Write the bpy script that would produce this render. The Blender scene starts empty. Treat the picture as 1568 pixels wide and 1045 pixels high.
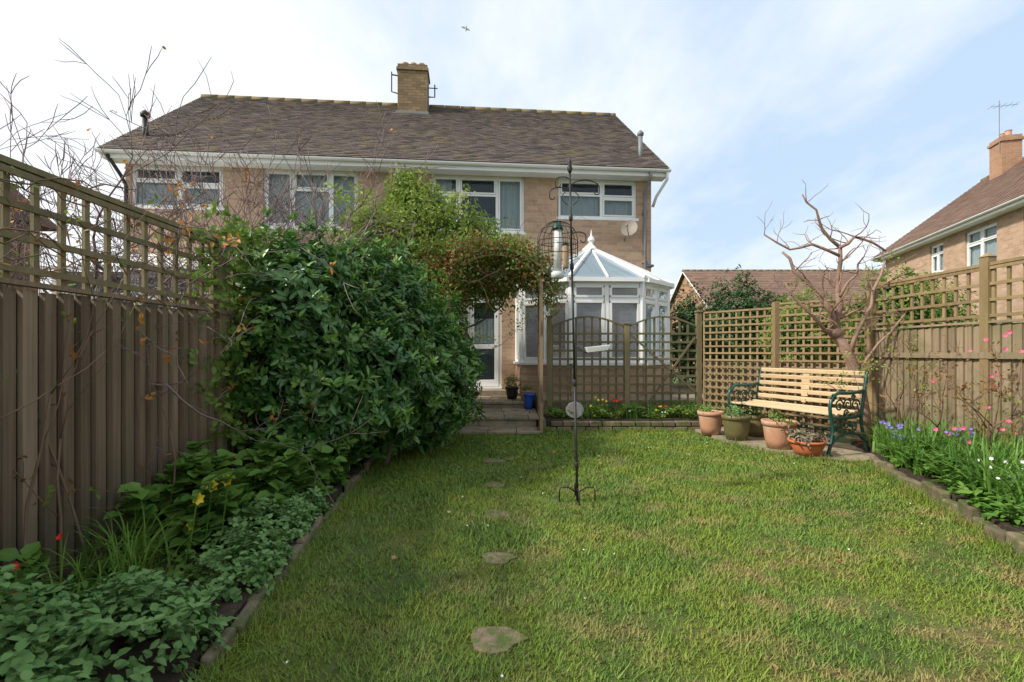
import bpy, math, random
import numpy as np
from mathutils import Vector, Matrix
R=random.Random(7); G=np.random.default_rng(11)
scene=bpy.context.scene
COL=scene.collection
# ---------------------------------------------------------------- materials
def nodes(name):
    m=bpy.data.materials.new(name); m.use_nodes=True
    nt=m.node_tree; b=nt.nodes['Principled BSDF']; return m,nt,b
def N(nt,t,**k):
    n=nt.nodes.new(t)
    for a,v in k.items(): setattr(n,a,v)
    return n
def mixc(nt,fac,a,b,bt='MIX'):
    n=N(nt,'ShaderNodeMix',data_type='RGBA',blend_type=bt)
    for s,v in ((0,fac),(6,a),(7,b)):
        if hasattr(v,'is_linked'): nt.links.new(v,n.inputs[s])
        elif s==0: n.inputs[0].default_value=v
        else: n.inputs[s].default_value=(*v,1)
    return n.outputs[2]
def math_(nt,op,a,b=None,c=None):
    n=N(nt,'ShaderNodeMath',operation=op)
    for i,v in enumerate((a,b,c)):
        if v is None: continue
        if hasattr(v,'is_linked'): nt.links.new(v,n.inputs[i])
        else: n.inputs[i].default_value=v
    return n.outputs[0]
def noise(nt,scale,stretch=(1,1,1),detail=4,rough=.55,coord=None):
    if coord is None: coord=N(nt,'ShaderNodeTexCoord').outputs['Object']
    mp=N(nt,'ShaderNodeMapping'); mp.inputs['Scale'].default_value=stretch
    nt.links.new(coord,mp.inputs[0])
    n=N(nt,'ShaderNodeTexNoise'); n.inputs['Scale'].default_value=scale
    n.inputs['Detail'].default_value=detail; n.inputs['Roughness'].default_value=rough
    nt.links.new(mp.outputs[0],n.inputs[0]); return n.outputs['Fac']
def rng_(nt,v,a,b,c=0.,d=1.):
    n=N(nt,'ShaderNodeMapRange'); nt.links.new(v,n.inputs[0])
    for i,x in enumerate((a,b,c,d)): n.inputs[i+1].default_value=x
    return n.outputs[0]
def bump(nt,b,h,strength=.3,dist=.01):
    n=N(nt,'ShaderNodeBump'); n.inputs['Strength'].default_value=strength; n.inputs['Distance'].default_value=dist
    nt.links.new(h,n.inputs['Height']); nt.links.new(n.outputs[0],b.inputs['Normal'])
def M(name,c1,c2,scale=5,rough=.7,stretch=(1,1,1),rw=.5,bmp=0,bs=40,bst=(1,1,1),trans=0,spec=.4,metal=0,c3=None,c3lo=.6,c3hi=.75,c3s=2,foot=None):
    m,nt,b=nodes(name)
    at=N(nt,'ShaderNodeAttribute',attribute_name='rnd').outputs['Fac']
    det=2 if trans else 4
    f=rng_(nt,noise(nt,scale,stretch,det),.3,.7)
    f=math_(nt,'ADD',math_(nt,'MULTIPLY',f,1-rw),math_(nt,'MULTIPLY',at,rw))
    c=mixc(nt,f,c1,c2)
    if c3:
        c=mixc(nt,rng_(nt,noise(nt,c3s,(1,1,1),6,.6),c3lo,c3hi),c,c3)
    if foot:  # damp / algae rising from the ground
        s=N(nt,'ShaderNodeSeparateXYZ'); nt.links.new(N(nt,'ShaderNodeTexCoord').outputs['Object'],s.inputs[0])
        hgt=math_(nt,'ADD',s.outputs[2],math_(nt,'MULTIPLY',noise(nt,3,(2,2,.6)),-.7))
        c=mixc(nt,rng_(nt,hgt,-.35,.35,.75,0),c,foot)
    nt.links.new(c,b.inputs['Base Color'])
    b.inputs['Roughness'].default_value=rough; b.inputs['Specular IOR Level'].default_value=spec; b.inputs['Metallic'].default_value=metal
    if bmp: bump(nt,b,noise(nt,bs,bst,5,.6),bmp,.01)
    if trans:
        t=N(nt,'ShaderNodeBsdfTranslucent'); nt.links.new(c,t.inputs[0])
        x=N(nt,'ShaderNodeMixShader'); x.inputs[0].default_value=trans
        nt.links.new(b.outputs[0],x.inputs[1]); nt.links.new(t.outputs[0],x.inputs[2])
        nt.links.new(x.outputs[0],nt.nodes['Material Output'].inputs[0])
    return m
def brick_mat(name,c1,c2,mort,bw=.225,rh=.075,dirt=(.17,.13,.09),dlo=.48):
    m,nt,b=nodes(name)
    tc=N(nt,'ShaderNodeTexCoord').outputs['Object']
    s=N(nt,'ShaderNodeSeparateXYZ'); nt.links.new(tc,s.inputs[0])
    cb=N(nt,'ShaderNodeCombineXYZ'); nt.links.new(math_(nt,'ADD',s.outputs[0],s.outputs[1]),cb.inputs[0]); nt.links.new(s.outputs[2],cb.inputs[1])
    t=N(nt,'ShaderNodeTexBrick'); nt.links.new(cb.outputs[0],t.inputs[0])
    t.inputs['Scale'].default_value=1; t.inputs['Brick Width'].default_value=bw; t.inputs['Row Height'].default_value=rh
    t.inputs['Mortar Size'].default_value=.006; t.inputs['Mortar Smooth'].default_value=.3
    t.inputs['Color1'].default_value=(*c1,1); t.inputs['Color2'].default_value=(*c2,1); t.inputs['Mortar'].default_value=(*mort,1)
    c=mixc(nt,rng_(nt,noise(nt,1.3,(1,1,1),6,.65),dlo,dlo+.3,0,.4),t.outputs['Color'],dirt)
    c=mixc(nt,rng_(nt,noise(nt,14,(1,1,3),3,.6),.3,.7,.0,.4),c,tuple(x*.55 for x in c1))
    nt.links.new(c,b.inputs['Base Color']); b.inputs['Roughness'].default_value=.9
    bump(nt,b,math_(nt,'SUBTRACT',1.0,t.outputs['Fac']),.5,.006)
    return m
BRICK=brick_mat('buff_brick',(.57,.38,.25),(.41,.255,.165),(.47,.41,.34))
BRICKO=brick_mat('orange_brick',(.44,.24,.13),(.34,.18,.1),(.4,.34,.28))
TILE=M('roof_tile',(.065,.052,.046),(.185,.145,.12),3,.9,rw=.65,bmp=.4,bs=60,c3=(.21,.165,.075),c3lo=.56,c3hi=.76,c3s=1.6)
RIDGE=M('ridge_tile',(.13,.10,.055),(.23,.18,.08),6,.9,bmp=.4)
TILER=M('roof_tile_warm',(.14,.085,.06),(.24,.15,.11),3,.9,rw=.6,bmp=.4,bs=60)
WHITE=M('white_upvc',(.76,.76,.74),(.85,.85,.83),2,.35,rw=.2,spec=.5)
def glass(name,tint,fac,spec=.9):
    m,nt,b=nodes(name)
    b.inputs['Base Color'].default_value=(*tint,1); b.inputs['Roughness'].default_value=.03; b.inputs['Specular IOR Level'].default_value=spec
    bump(nt,b,noise(nt,1.5,(1,1,1),1),.05,.02)
    tr=N(nt,'ShaderNodeBsdfTransparent'); tr.inputs[0].default_value=(.9,.95,.95,1)
    x=N(nt,'ShaderNodeMixShader'); x.inputs[0].default_value=fac
    nt.links.new(b.outputs[0],x.inputs[1]); nt.links.new(tr.outputs[0],x.inputs[2]); nt.links.new(x.outputs[0],nt.nodes['Material Output'].inputs[0])
    return m
GLASS=glass('window_glass',(.05,.07,.09),.74,1.)
CGLASS=glass('conservatory_glass',(.25,.34,.44),.62)
PGLASS=glass('polycarbonate_roof',(.30,.40,.48),.36)
CURT=M('curtain_fabric',(.82,.82,.81),(.9,.9,.9),30,.9,(8,8,.3),.2)
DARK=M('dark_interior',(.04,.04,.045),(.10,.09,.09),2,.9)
GREYP=M('grey_plastic',(.16,.17,.18),(.22,.23,.24),4,.5)
GAP=M('dark_gap',(.02,.017,.012),(.04,.032,.024),5,.95)
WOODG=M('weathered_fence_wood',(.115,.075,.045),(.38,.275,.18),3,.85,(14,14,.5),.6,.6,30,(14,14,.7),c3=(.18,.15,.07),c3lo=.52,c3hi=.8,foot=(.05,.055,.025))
WOODT=M('trellis_wood',(.13,.105,.055),(.28,.22,.12),4,.8,(6,6,1),.5,.4,30,(8,8,1),c3=(.13,.14,.055),c3lo=.45,c3hi=.75)
WOODD=M('dark_trellis_wood',(.09,.08,.04),(.19,.155,.08),4,.8,(6,6,1),.5,.4,30,(8,8,1),c3=(.10,.12,.05),c3lo=.45,c3hi=.75)
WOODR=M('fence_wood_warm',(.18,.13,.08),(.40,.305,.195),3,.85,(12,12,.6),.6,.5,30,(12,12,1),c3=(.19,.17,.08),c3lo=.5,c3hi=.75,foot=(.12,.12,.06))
WOODRT=M('fence_trellis_warm',(.18,.12,.06),(.34,.245,.125),3,.85,(5,5,1),.5,.4,30,c3=(.2,.17,.07),c3lo=.5,c3hi=.8)
ARCHW=M('arch_wood',(.17,.115,.065),(.33,.24,.14),5,.8,(4,4,1),.5,.3)
SLAT=M('bench_slat_wood',(.50,.36,.20),(.70,.54,.34),3,.5,(2,12,12),.5,.2,20,(2,20,20))
IRON=M('green_cast_iron',(.006,.05,.04),(.015,.09,.07),10,.35,spec=.6,bmp=.2)
BLACK=M('black_metal',(.012,.012,.012),(.03,.027,.025),20,.5,rw=.3)
TERRA=M('terracotta',(.42,.2,.11),(.56,.32,.2),7,.8,rw=.5,bmp=.25,c3=(.5,.42,.34),c3lo=.5,c3hi=.75,c3s=5)
TERRAO=M('orange_terracotta',(.5,.13,.05),(.6,.19,.08),7,.7,bmp=.2)
GLAZE=M('olive_glazed_pot',(.1,.09,.04),(.22,.18,.07),9,.35,bmp=.2)
SOIL=M('soil',(.025,.018,.012),(.07,.05,.032),14,.95,rw=0,bmp=1,bs=30,c3=(.1,.08,.05),c3lo=.58,c3hi=.7,c3s=22)
STONE=M('step_stone',(.22,.175,.12),(.37,.30,.21),6,.9,rw=.4,bmp=.5,bs=30,c3=(.12,.12,.065),c3lo=.48,c3hi=.7,c3s=5)
EDGE=M('edging_stone',(.10,.08,.05),(.24,.19,.12),8,.9,rw=.7,bmp=.6,bs=30,c3=(.08,.10,.03),c3lo=.45,c3hi=.62,c3s=6)
BARK=M('twig_bark',(.13,.09,.085),(.27,.195,.18),9,.85,rw=.5,bmp=.3)
BARKR=M('fruit_tree_bark',(.2,.12,.085),(.34,.22,.16),9,.8,(1,1,5),.4,.5)
STEM=M('climber_stem',(.12,.075,.045),(.22,.14,.09),9,.85)
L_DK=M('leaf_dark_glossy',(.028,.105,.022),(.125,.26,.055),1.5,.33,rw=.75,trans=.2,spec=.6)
L_MD=M('leaf_mid_olive',(.09,.17,.02),(.22,.33,.055),1.5,.5,rw=.75,trans=.35)
L_YG=M('leaf_spring_green',(.16,.23,.03),(.34,.43,.08),1.5,.5,rw=.75,trans=.38)
L_RU=M('leaf_rusty',(.17,.11,.025),(.36,.15,.055),2,.6,rw=.7,trans=.3)
L_OR=M('leaf_orange',(.45,.16,.03),(.6,.28,.06),2,.6,rw=.7,trans=.3)
L_GY=M('leaf_soft_green',(.08,.19,.045),(.22,.36,.12),2,.65,rw=.7,trans=.2,spec=.25)
L_LG=M('leaf_large_green',(.065,.16,.022),(.18,.31,.055),2,.55,rw=.7,trans=.28,spec=.3)
L_IR=M('leaf_iris',(.06,.17,.025),(.19,.34,.06),2,.5,rw=.8,trans=.3,spec=.3)
L_IRD=M('leaf_iris_dark',(.055,.14,.018),(.17,.27,.04),2,.65,rw=.8,trans=.25,spec=.15)
F_Y=M('petal_yellow',(.8,.55,.02),(.85,.65,.05),5,.6,trans=.2)
F_R=M('petal_red',(.6,.015,.01),(.75,.04,.02),5,.6,trans=.2)
F_P=M('petal_pink',(.65,.06,.2),(.75,.2,.32),5,.6,trans=.2)
F_W=M('petal_white',(.75,.75,.75),(.85,.85,.85),5,.6,trans=.2)
F_B=M('petal_blue',(.15,.12,.5),(.35,.3,.7),5,.6,trans=.2)
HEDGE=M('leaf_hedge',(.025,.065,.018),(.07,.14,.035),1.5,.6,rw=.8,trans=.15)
def lawn_mat(name,ground):
    m,nt,b=nodes(name)
    geo=N(nt,'ShaderNodeNewGeometry').outputs['Position']
    at=N(nt,'ShaderNodeAttribute',attribute_name='rnd').outputs['Fac']
    big=rng_(nt,noise(nt,.9,(1,1,.0),3,.6,geo),.35,.65)
    c=mixc(nt,big,(.06,.135,.018),(.125,.215,.034))
    if not ground: c=mixc(nt,at,c,(.165,.25,.045))
    dry=rng_(nt,noise(nt,2.1,(1,1.25,0),5,.72,geo),.49,.62)
    rt=N(nt,'ShaderNodeSeparateXYZ'); nt.links.new(geo,rt.inputs[0])
    rx=rng_(nt,rt.outputs[0],-.6,1.2,.3,1.)
    ry=rng_(nt,rt.outputs[1],2.6,6.5,1.,.35)
    dry=math_(nt,'MULTIPLY',math_(nt,'MULTIPLY',dry,rx),ry)
    if not ground: dry=math_(nt,'MULTIPLY',dry,rng_(nt,at,.1,.9,1.,.5))
    moss=rng_(nt,noise(nt,1.7,(1,1,0),4,.6,geo),.43,.6,0,.75)
    c=mixc(nt,moss,c,(.185,.245,.028))
    c=mixc(nt,dry,c,(.33,.25,.10))
    if ground:
        c=mixc(nt,.35,c,(.05,.06,.02)); 
        c=mixc(nt,rng_(nt,noise(nt,60,(1,1,0),3,.6,geo),.45,.65),c,(.11,.085,.04))
        bump(nt,b,noise(nt,80,(1,1,1),4,.7),.8,.02)
    nt.links.new(c,b.inputs['Base Color']); b.inputs['Roughness'].default_value=.65; b.inputs['Specular IOR Level'].default_value=.2
    return m
LAWNG=lawn_mat('lawn_turf',True); BLADE=lawn_mat('grass_blade',False)
GROUND=M('rough_ground',(.05,.09,.02),(.1,.13,.04),.6,.95,rw=0,bmp=.5,bs=8)
# ---------------------------------------------------------------- mesh helpers
def empty(name,loc=(0,0,0),rot=0):
    e=bpy.data.objects.new(name,None); COL.objects.link(e); e.location=loc; e.rotation_euler=(0,0,rot); e.empty_display_size=.2; return e
class MB:
    def __init__(s): s.v=[];s.f=[];s.m=[];s.r=[]
    def prim(s,vs,fs,m=0,r=None):
        o=len(s.v); s.v.extend([tuple(x) for x in vs]); r=R.random() if r is None else r
        for f in fs: s.f.append(tuple(i+o for i in f)); s.m.append(m); s.r.append(r)
    def box(s,x0,x1,y0,y1,z0,z1,m=0,r=None):
        s.prim([(x0,y0,z0),(x1,y0,z0),(x1,y1,z0),(x0,y1,z0),(x0,y0,z1),(x1,y0,z1),(x1,y1,z1),(x0,y1,z1)],
          [(0,3,2,1),(4,5,6,7),(0,1,5,4),(1,2,6,5),(2,3,7,6),(3,0,4,7)],m,r)
    def beam(s,p0,p1,w,h,m=0,up=(0,0,1),r=None):
        p0=Vector(p0);p1=Vector(p1);d=(p1-p0).normalized();u=Vector(up)
        if abs(d.dot(u))>.98: u=Vector((0,1,0))
        a=d.cross(u).normalized()*(w/2); b=a.cross(d).normalized()*(h/2)
        vs=[p+q for p in (p0,p1) for q in (-a-b,a-b,a+b,-a+b)]
        s.prim(vs,[(0,1,2,3),(7,6,5,4),(0,4,5,1),(1,5,6,2),(2,6,7,3),(3,7,4,0)],m,r)
    def tube(s,pts,rad,n=6,m=0,r=None):
        pts=[Vector(p) for p in pts]; 
        if not hasattr(rad,'__len__'): rad=[rad]*len(pts)
        vs=[];fs=[];k=len(pts); a=None
        for i,p in enumerate(pts):
            d=(pts[min(i+1,k-1)]-pts[max(i-1,0)]); d=d.normalized() if d.length>1e-9 else Vector((0,0,1))
            if a is None:
                u=Vector((0,0,1)) if abs(d.z)<.9 else Vector((1,0,0)); a=d.cross(u).normalized()
            else:
                a=(a-d*a.dot(d)); a=a.normalized() if a.length>1e-6 else d.orthogonal().normalized()
            b=d.cross(a)
            for j in range(n):
                t=2*math.pi*j/n; vs.append(p+(a*math.cos(t)+b*math.sin(t))*rad[i])
        for i in range(k-1):
            for j in range(n):
                q=(j+1)%n; fs.append((i*n+j,i*n+q,(i+1)*n+q,(i+1)*n+j))
        fs.append(tuple(reversed(range(n)))); fs.append(tuple(range((k-1)*n,k*n)))
        s.prim(vs,fs,m,r)
    def lathe(s,prof,c,n=20,m=0,r=None):
        vs=[];fs=[]
        for (q,z) in prof:
            for j in range(n):
                t=2*math.pi*j/n; vs.append((c[0]+q*math.cos(t),c[1]+q*math.sin(t),c[2]+z))
        for i in range(len(prof)-1):
            for j in range(n):
                k=(j+1)%n; fs.append((i*n+j,i*n+k,(i+1)*n+k,(i+1)*n+j))
        fs.append(tuple(reversed(range(n)))); fs.append(tuple(range((len(prof)-1)*n,len(prof)*n)))
        s.prim(vs,fs,m,r)
    def obj(s,name,mats,parent=None,smooth=False,bevel=0):
        me=bpy.data.meshes.new(name); me.from_pydata(s.v,[],s.f)
        for mm in (mats if isinstance(mats,(list,tuple)) else [mats]): me.materials.append(mm)
        me.polygons.foreach_set('material_index',s.m)
        if smooth: me.polygons.foreach_set('use_smooth',[True]*len(s.f))
        a=me.attributes.new('rnd','FLOAT','FACE'); a.data.foreach_set('value',s.r)
        me.update(); o=bpy.data.objects.new(name,me); COL.objects.link(o)
        if parent: o.parent=parent
        if bevel:
            b=o.modifiers.new('bevel','BEVEL'); b.width=bevel; b.segments=2; b.limit_method='ANGLE'
        return o
def npmesh(name,V,F,mats,parent,rnd=None,mi=None,smooth=False):
    nf,k=F.shape
    me=bpy.data.meshes.new(name); me.vertices.add(len(V)); me.vertices.foreach_set('co',V.astype(np.float32).ravel())
    me.loops.add(nf*k); me.loops.foreach_set('vertex_index',F.astype(np.int32).ravel())
    me.polygons.add(nf); me.polygons.foreach_set('loop_start',np.arange(0,nf*k,k,dtype=np.int32))
    for mm in (mats if isinstance(mats,(list,tuple)) else [mats]): me.materials.append(mm)
    if mi is not None: me.polygons.foreach_set('material_index',mi.astype(np.int32))
    if rnd is not None:
        a=me.attributes.new('rnd','FLOAT','FACE'); a.data.foreach_set('value',rnd.astype(np.float32))
    if smooth: me.polygons.foreach_set('use_smooth',np.ones(nf,dtype=bool))
    me.update(calc_edges=True); me.validate()
    o=bpy.data.objects.new(name,me); COL.objects.link(o)
    if parent: o.parent=parent
    return o
def nrm(a): return a/np.maximum(np.linalg.norm(a,axis=1,keepdims=True),1e-9)
def leaf_obj(name,C,A,Nn,L,W,mats,parent=None,rnd=None,mi=None,curl=.15,fold=.12):
    n=len(C); A=nrm(A); S=nrm(np.cross(A,Nn)); Nn=np.cross(S,A)
    L=np.broadcast_to(L,(n,))[:,None]; W=np.broadcast_to(W,(n,))[:,None]
    if rnd is None: rnd=G.random(n)
    v=np.stack([C, C+A*L*.3+S*W*.46+Nn*W*fold, C+A*L*.68+S*W*.4+Nn*(W*fold-L*curl*.4), C+A*L-Nn*L*curl,
                C+A*L*.68-S*W*.4+Nn*(W*fold-L*curl*.4), C+A*L*.3-S*W*.46+Nn*W*fold],axis=1).reshape(-1,3)
    b=np.arange(n)[:,None]*6
    F=np.concatenate([b+np.array([[0,1,2,3]]),b+np.array([[0,3,4,5]])],axis=1).reshape(-1,4)
    return npmesh(name,v,F,mats,parent,np.repeat(rnd,2),None if mi is None else np.repeat(mi,2))
def strap_obj(name,B,D,H,lean,W,mats,parent=None,ns=4,rnd=None,power=.7):
    n=len(B); H=np.broadcast_to(H,(n,)); lean=np.broadcast_to(lean,(n,)); W=np.broadcast_to(W,(n,))
    S=np.stack([-D[:,1],D[:,0],np.zeros(n)],axis=1)
    vs=[]
    for k in range(ns+1):
        t=k/ns
        c=B+D*(lean*H*(.15*t+.85*t*t))[:,None]; c=c.copy(); c[:,2]+=H*(t-.55*np.minimum(lean,1.4)*t*t*t)
        w=(W*(1-t)**power*(.75+.6*t*(1-t)))[:,None]*.5
        if k==ns: w=w*0+.0006
        vs+= [c-S*w,c+S*w]
    V=np.stack(vs,axis=1).reshape(-1,3); m=2*(ns+1); b=np.arange(n)[:,None]*m
    F=np.concatenate([b+np.array([[2*k,2*k+1,2*k+3,2*k+2]]) for k in range(ns)],axis=1).reshape(-1,4)
    if rnd is None: rnd=G.random(n)
    return npmesh(name,V,F,mats,parent,np.repeat(rnd,ns))
def blob_clumps(ells,n,lo=.8,hi=1.05,lump=.12,seed=1,zmin=None):
    g=np.random.default_rng(seed); P=[];Q=[]
    vol=np.array([ (e[3]*e[4]+e[4]*e[5]+e[3]*e[5]) for e in ells]); vol=vol/vol.sum()
    for i,e in enumerate(ells):
        k=int(n*vol[i]); d=nrm(g.normal(size=(k,3))); c=np.array(e[:3]); r=np.array(e[3:6])
        rad=g.uniform(lo,hi,k)*(1+lump*np.sin(d[:,0]*5+i*2)*np.sin(d[:,2]*6+i)+lump*.8*np.sin(d[:,1]*9+d[:,2]*7+i)+lump*.5*np.sin(d[:,0]*17+i)*np.sin(d[:,2]*15+d[:,1]*13))
        p=c+d*r*rad[:,None]; nn=nrm(d/r); keep=np.ones(k,bool)
        for j,f in enumerate(ells):
            if j==i: continue
            q=(p-np.array(f[:3]))/np.array(f[3:6]); keep&=(np.linalg.norm(q,axis=1)>.72)
        P.append(p[keep]);Q.append(nn[keep])
    P=np.concatenate(P);Q=np.concatenate(Q)
    if zmin is not None: k=P[:,2]>zmin; P=P[k];Q=Q[k]
    return P,Q
def rosettes(name,P,Q,per,L,W,mats,parent=None,upb=.5,jit=.4,spread=.03,seed=1,curl=.2,mi=None,open_=.85,axial=.5):
    g=np.random.default_rng(seed); n=len(P)
    ax=nrm(Q+np.array([0,0,upb])+g.normal(size=(n,3))*jit)
    cr=g.random(n)
    ax=np.repeat(ax,per,0); C=np.repeat(P,per,0)+g.normal(size=(n*per,3))*spread
    t=g.normal(size=(n*per,3)); t=nrm(t-ax*np.sum(t*ax,1)[:,None])
    k=axial*g.uniform(.3,1.4,(n*per,1))
    A=nrm(t*open_+ax*k); Nn=nrm(ax*open_-t*k+g.normal(size=(n*per,3))*.15)
    r=np.clip(np.repeat(cr,per)*.6+g.random(n*per)*.4,0,1)
    return leaf_obj(name,C,A,Nn,L*g.uniform(.65,1.15,n*per),W*g.uniform(.7,1.15,n*per),mats,parent,r,None if mi is None else np.repeat(mi,per),curl)
def flowers(name,P,size,mat,parent=None,facing=(-.2,-1,.4),per=6,seed=3):
    g=np.random.default_rng(seed); P=np.array(P,float); n=len(P)
    f=nrm(np.array(facing)+g.normal(size=(n,3))*.4); ax=np.repeat(f,per,0)
    ang=np.tile(np.arange(per)*2*math.pi/per,n)+np.repeat(g.random(n)*6,per)
    u=nrm(np.cross(f,np.array([0.1,.2,1]))); w=np.cross(f,u); u=np.repeat(u,per,0); w=np.repeat(w,per,0)
    t=u*np.cos(ang)[:,None]+w*np.sin(ang)[:,None]
    return leaf_obj(name,np.repeat(P,per,0),t+ax*.35,ax-t*.3,size,size*.7,mat,parent,None,None,-.1)
RMIN=.0016
def grow(mb,p,d,L,r,lvl,maxl,rg,wander=.25,up=.1,nch=(2,3),m=0,tips=None,sp=.6,shr=.72,rmin=None):
    rmin=rmin or RMIN
    seg=4 if lvl<3 else 3; pts=[p.copy()]; rad=[r]
    for i in range(seg):
        d=(d+Vector((rg.gauss(0,wander),rg.gauss(0,wander),rg.gauss(0,wander)))*.5+Vector((0,0,up))).normalized()
        p=p+d*(L/seg); pts.append(p.copy()); rad.append(max(rmin,r*(1-.42*(i+1)/seg)))
    if lvl==maxl: rad[-1]=rmin*.6
    mb.tube(pts,rad,6 if lvl<2 else (4 if lvl<3 else 3),m)
    if tips is not None and lvl>=maxl-1: tips.extend((q.copy(),d.copy()) for q in pts[1:])
    if lvl<maxl:
        for k in range(rg.randint(*nch)):
            q=pts[-1] if k==0 else pts[rg.randint(1,seg)]
            e=(d+Vector((rg.gauss(0,sp),rg.gauss(0,sp),rg.gauss(0,sp*.8)))).normalized()
            grow(mb,q,e,L*shr*rg.uniform(.75,1.2),rad[-1]*.85 if k==0 else rad[-1]*.7,lvl+1,maxl,rg,wander,up,nch,m,tips,sp,shr,rmin)
def inpoly(x,y,poly):
    c=np.zeros(len(x),bool); n=len(poly)
    for i in range(n):
        x0,y0=poly[i];x1,y1=poly[(i+1)%n]
        if y0==y1: continue
        k=((y0>y)!=(y1>y))&(x<(x1-x0)*(y-y0)/(y1-y0)+x0); c^=k
    return c
def slab(name,poly,z0,z1,mat,parent=None,sub=False):
    mb=MB(); n=len(poly)
    vs=[(x,y,z0) for x,y in poly]+[(x,y,z1) for x,y in poly]
    fs=[tuple(range(n,2*n)),tuple(reversed(range(n)))]+[(i,(i+1)%n,(i+1)%n+n,i+n) for i in range(n)]
    mb.prim(vs,fs); return mb.obj(name,mat,parent)
# ---------------------------------------------------------------- ground, lawn
mb=MB(); mb.prim([(-300,-300,-.06),(300,-300,-.06),(300,300,-.06),(-300,300,-.06)],[(0,1,2,3)]); mb.obj('ground',GROUND)
LP=[(-.7,-3.5),(2.0,-3.5),(2.0,.3),(2.94,2.85),(3.55,4.56),(3.74,5.3),(3.25,5.6),(2.8,6.7),(2.75,7.62),(.4,7.5),(.38,7.3),(-1.7,7.3),(-1.42,4.8),(-1.09,1.82),(-.9,.3)]
lawn=empty('lawn')
gx=np.arange(-2.3,4.01,.1); gy=np.arange(-3.5,7.71,.1)
X,Y=np.meshgrid(gx,gy); 
def lz(x,y): return .012*np.sin(x*1.7+.4)*np.sin(y*1.3)+.008*np.sin(x*4.1+y*2.3)-.004
V=np.stack([X.ravel(),Y.ravel(),lz(X,Y).ravel()],1); nx=len(gx)
ii=(np.arange(len(gy)-1)[:,None]*nx+np.arange(nx-1)[None,:]).ravel()
npmesh('turf',V,np.stack([ii,ii+1,ii+nx+1,ii+nx],1),LAWNG,lawn,np.zeros(len(ii)),smooth=True)
stones=[(-.07,2.08,.10),(-.08,2.9,.085),(-.12,3.68,.095),(-.17,4.5,.09),(-.2,5.5,.11),(-.02,5.6,.07)]
def blades(name,n,y0,y1,pw,h,w,seed,lean=1.):
    g=np.random.default_rng(seed)
    y=y0+(y1-y0)*g.random(n)**pw; x=g.uniform(-1.8,3.8,n)
    k=inpoly(x,y,LP)
    for sx,sy,sr in stones: k&=((x-sx)**2+(y-sy)**2)>(sr*g.uniform(.25,1.25,n))**2
    wn=np.sin(x*5.3+2*np.sin(y*3.1))*np.sin(y*4.7+1.5*np.sin(x*3.7)); k&=(g.random(n)>np.clip((wn-.45)*1.3,0,.75))
    x=x[k];y=y[k];n=len(x)
    a=g.random(n)*6.283; D=np.stack([np.cos(a),np.sin(a),0*a],1)
    B=np.stack([x,y,lz(x,y)-.004],1)
    cl=.75+.5*np.sin(x*3.1+1.5*np.sin(y*2.2))*np.sin(y*2.7+x)
    H=h*g.uniform(.45,1.35,n)*(.75+.5*cl)
    S=np.stack([-D[:,1],D[:,0],0*a],1)*(w*(1+.28*y)*g.uniform(.7,1.3,n))[:,None]
    T=B+D*(H*g.uniform(.2,1.5,n)*lean)[:,None]; T[:,2]=B[:,2]+H
    V=np.stack([B-S,B+S,T],1).reshape(-1,3)
    npmesh(name,V,np.arange(3*n).reshape(-1,3),BLADE,lawn,g.random(n))
blades('grass_blades',380000,.9,7.6,1.35,.021,.0019,5)
blades('grass_blades_long',14000,.9,7.6,1.2,.042,.0022,6)
g=np.random.default_rng(8)
def path_pts(pl,n,j):
    out=[]
    for _ in range(n):
        i=g.integers(len(pl)-1); t=g.random(); out.append((pl[i][0]*(1-t)+pl[i+1][0]*t+g.normal()*j,pl[i][1]*(1-t)+pl[i+1][1]*t+g.normal()*j,0))
    return np.array(out)
B=np.concatenate([path_pts([(-.96,.9),(-1.08,1.82),(-1.40,4.8)],4200,.035),path_pts([(2.2,1.),(2.93,2.85),(3.54,4.56),(3.72,5.3)],4200,.04),path_pts([(2.7,7.5),(.5,7.45),(.4,7.4)],1800,.03),path_pts([(3.7,5.3),(3.25,5.6),(2.8,6.7)],900,.035)])
a=g.random(len(B))*6.28
strap_obj('edge_tufts',B,np.stack([np.cos(a),np.sin(a),0*a],1),g.uniform(.04,.12,len(B)),g.uniform(.2,1.2,len(B)),.004,BLADE,lawn,2)
mb=MB()
for sx,sy,sr in stones:
    n=11; vs=[];ph=R.random()*6
    for z,q in ((-.02,1),(.003,1),(.006,.9)):
        for j in range(n):
            t=j*6.283/n; k=sr*q*(1+.15*math.sin(3*t+ph)+.1*math.sin(5*t+ph*2)); vs.append((sx+k*1.15*math.cos(t),sy+k*math.sin(t),z))
    mb.prim(vs,[(i*n+j,i*n+(j+1)%n,(i+1)*n+(j+1)%n,(i+1)*n+j) for i in range(2) for j in range(n)]+[tuple(range(2*n,3*n))])
mb.obj('stepping_stones',M('worn_stone',(.14,.105,.065),(.29,.22,.14),25,.95,rw=.3,bmp=.8,bs=60,c3=(.1,.13,.035),c3lo=.46,c3hi=.58,c3s=14))
g=np.random.default_rng(4)
C=np.stack([g.uniform(-1,3,26),g.uniform(1.6,7,26),np.full(26,.03)],1); C=C[inpoly(C[:,0],C[:,1],LP)]
leaf_obj('fallen_leaves',C,g.normal(size=C.shape)*[1,1,.2],np.array([[0,0,1.]])+g.normal(size=C.shape)*.3,.045,.03,M('dead_leaf',(.25,.1,.04),(.5,.33,.2),3,.8))
C=np.stack([g.uniform(-1,3.3,40),g.uniform(1.6,7,40),np.full(40,.028)],1); C=C[inpoly(C[:,0],C[:,1],LP)]
flowers('lawn_daisies',C,.007,F_W,None,(0,-.3,1),seed=5)
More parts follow.
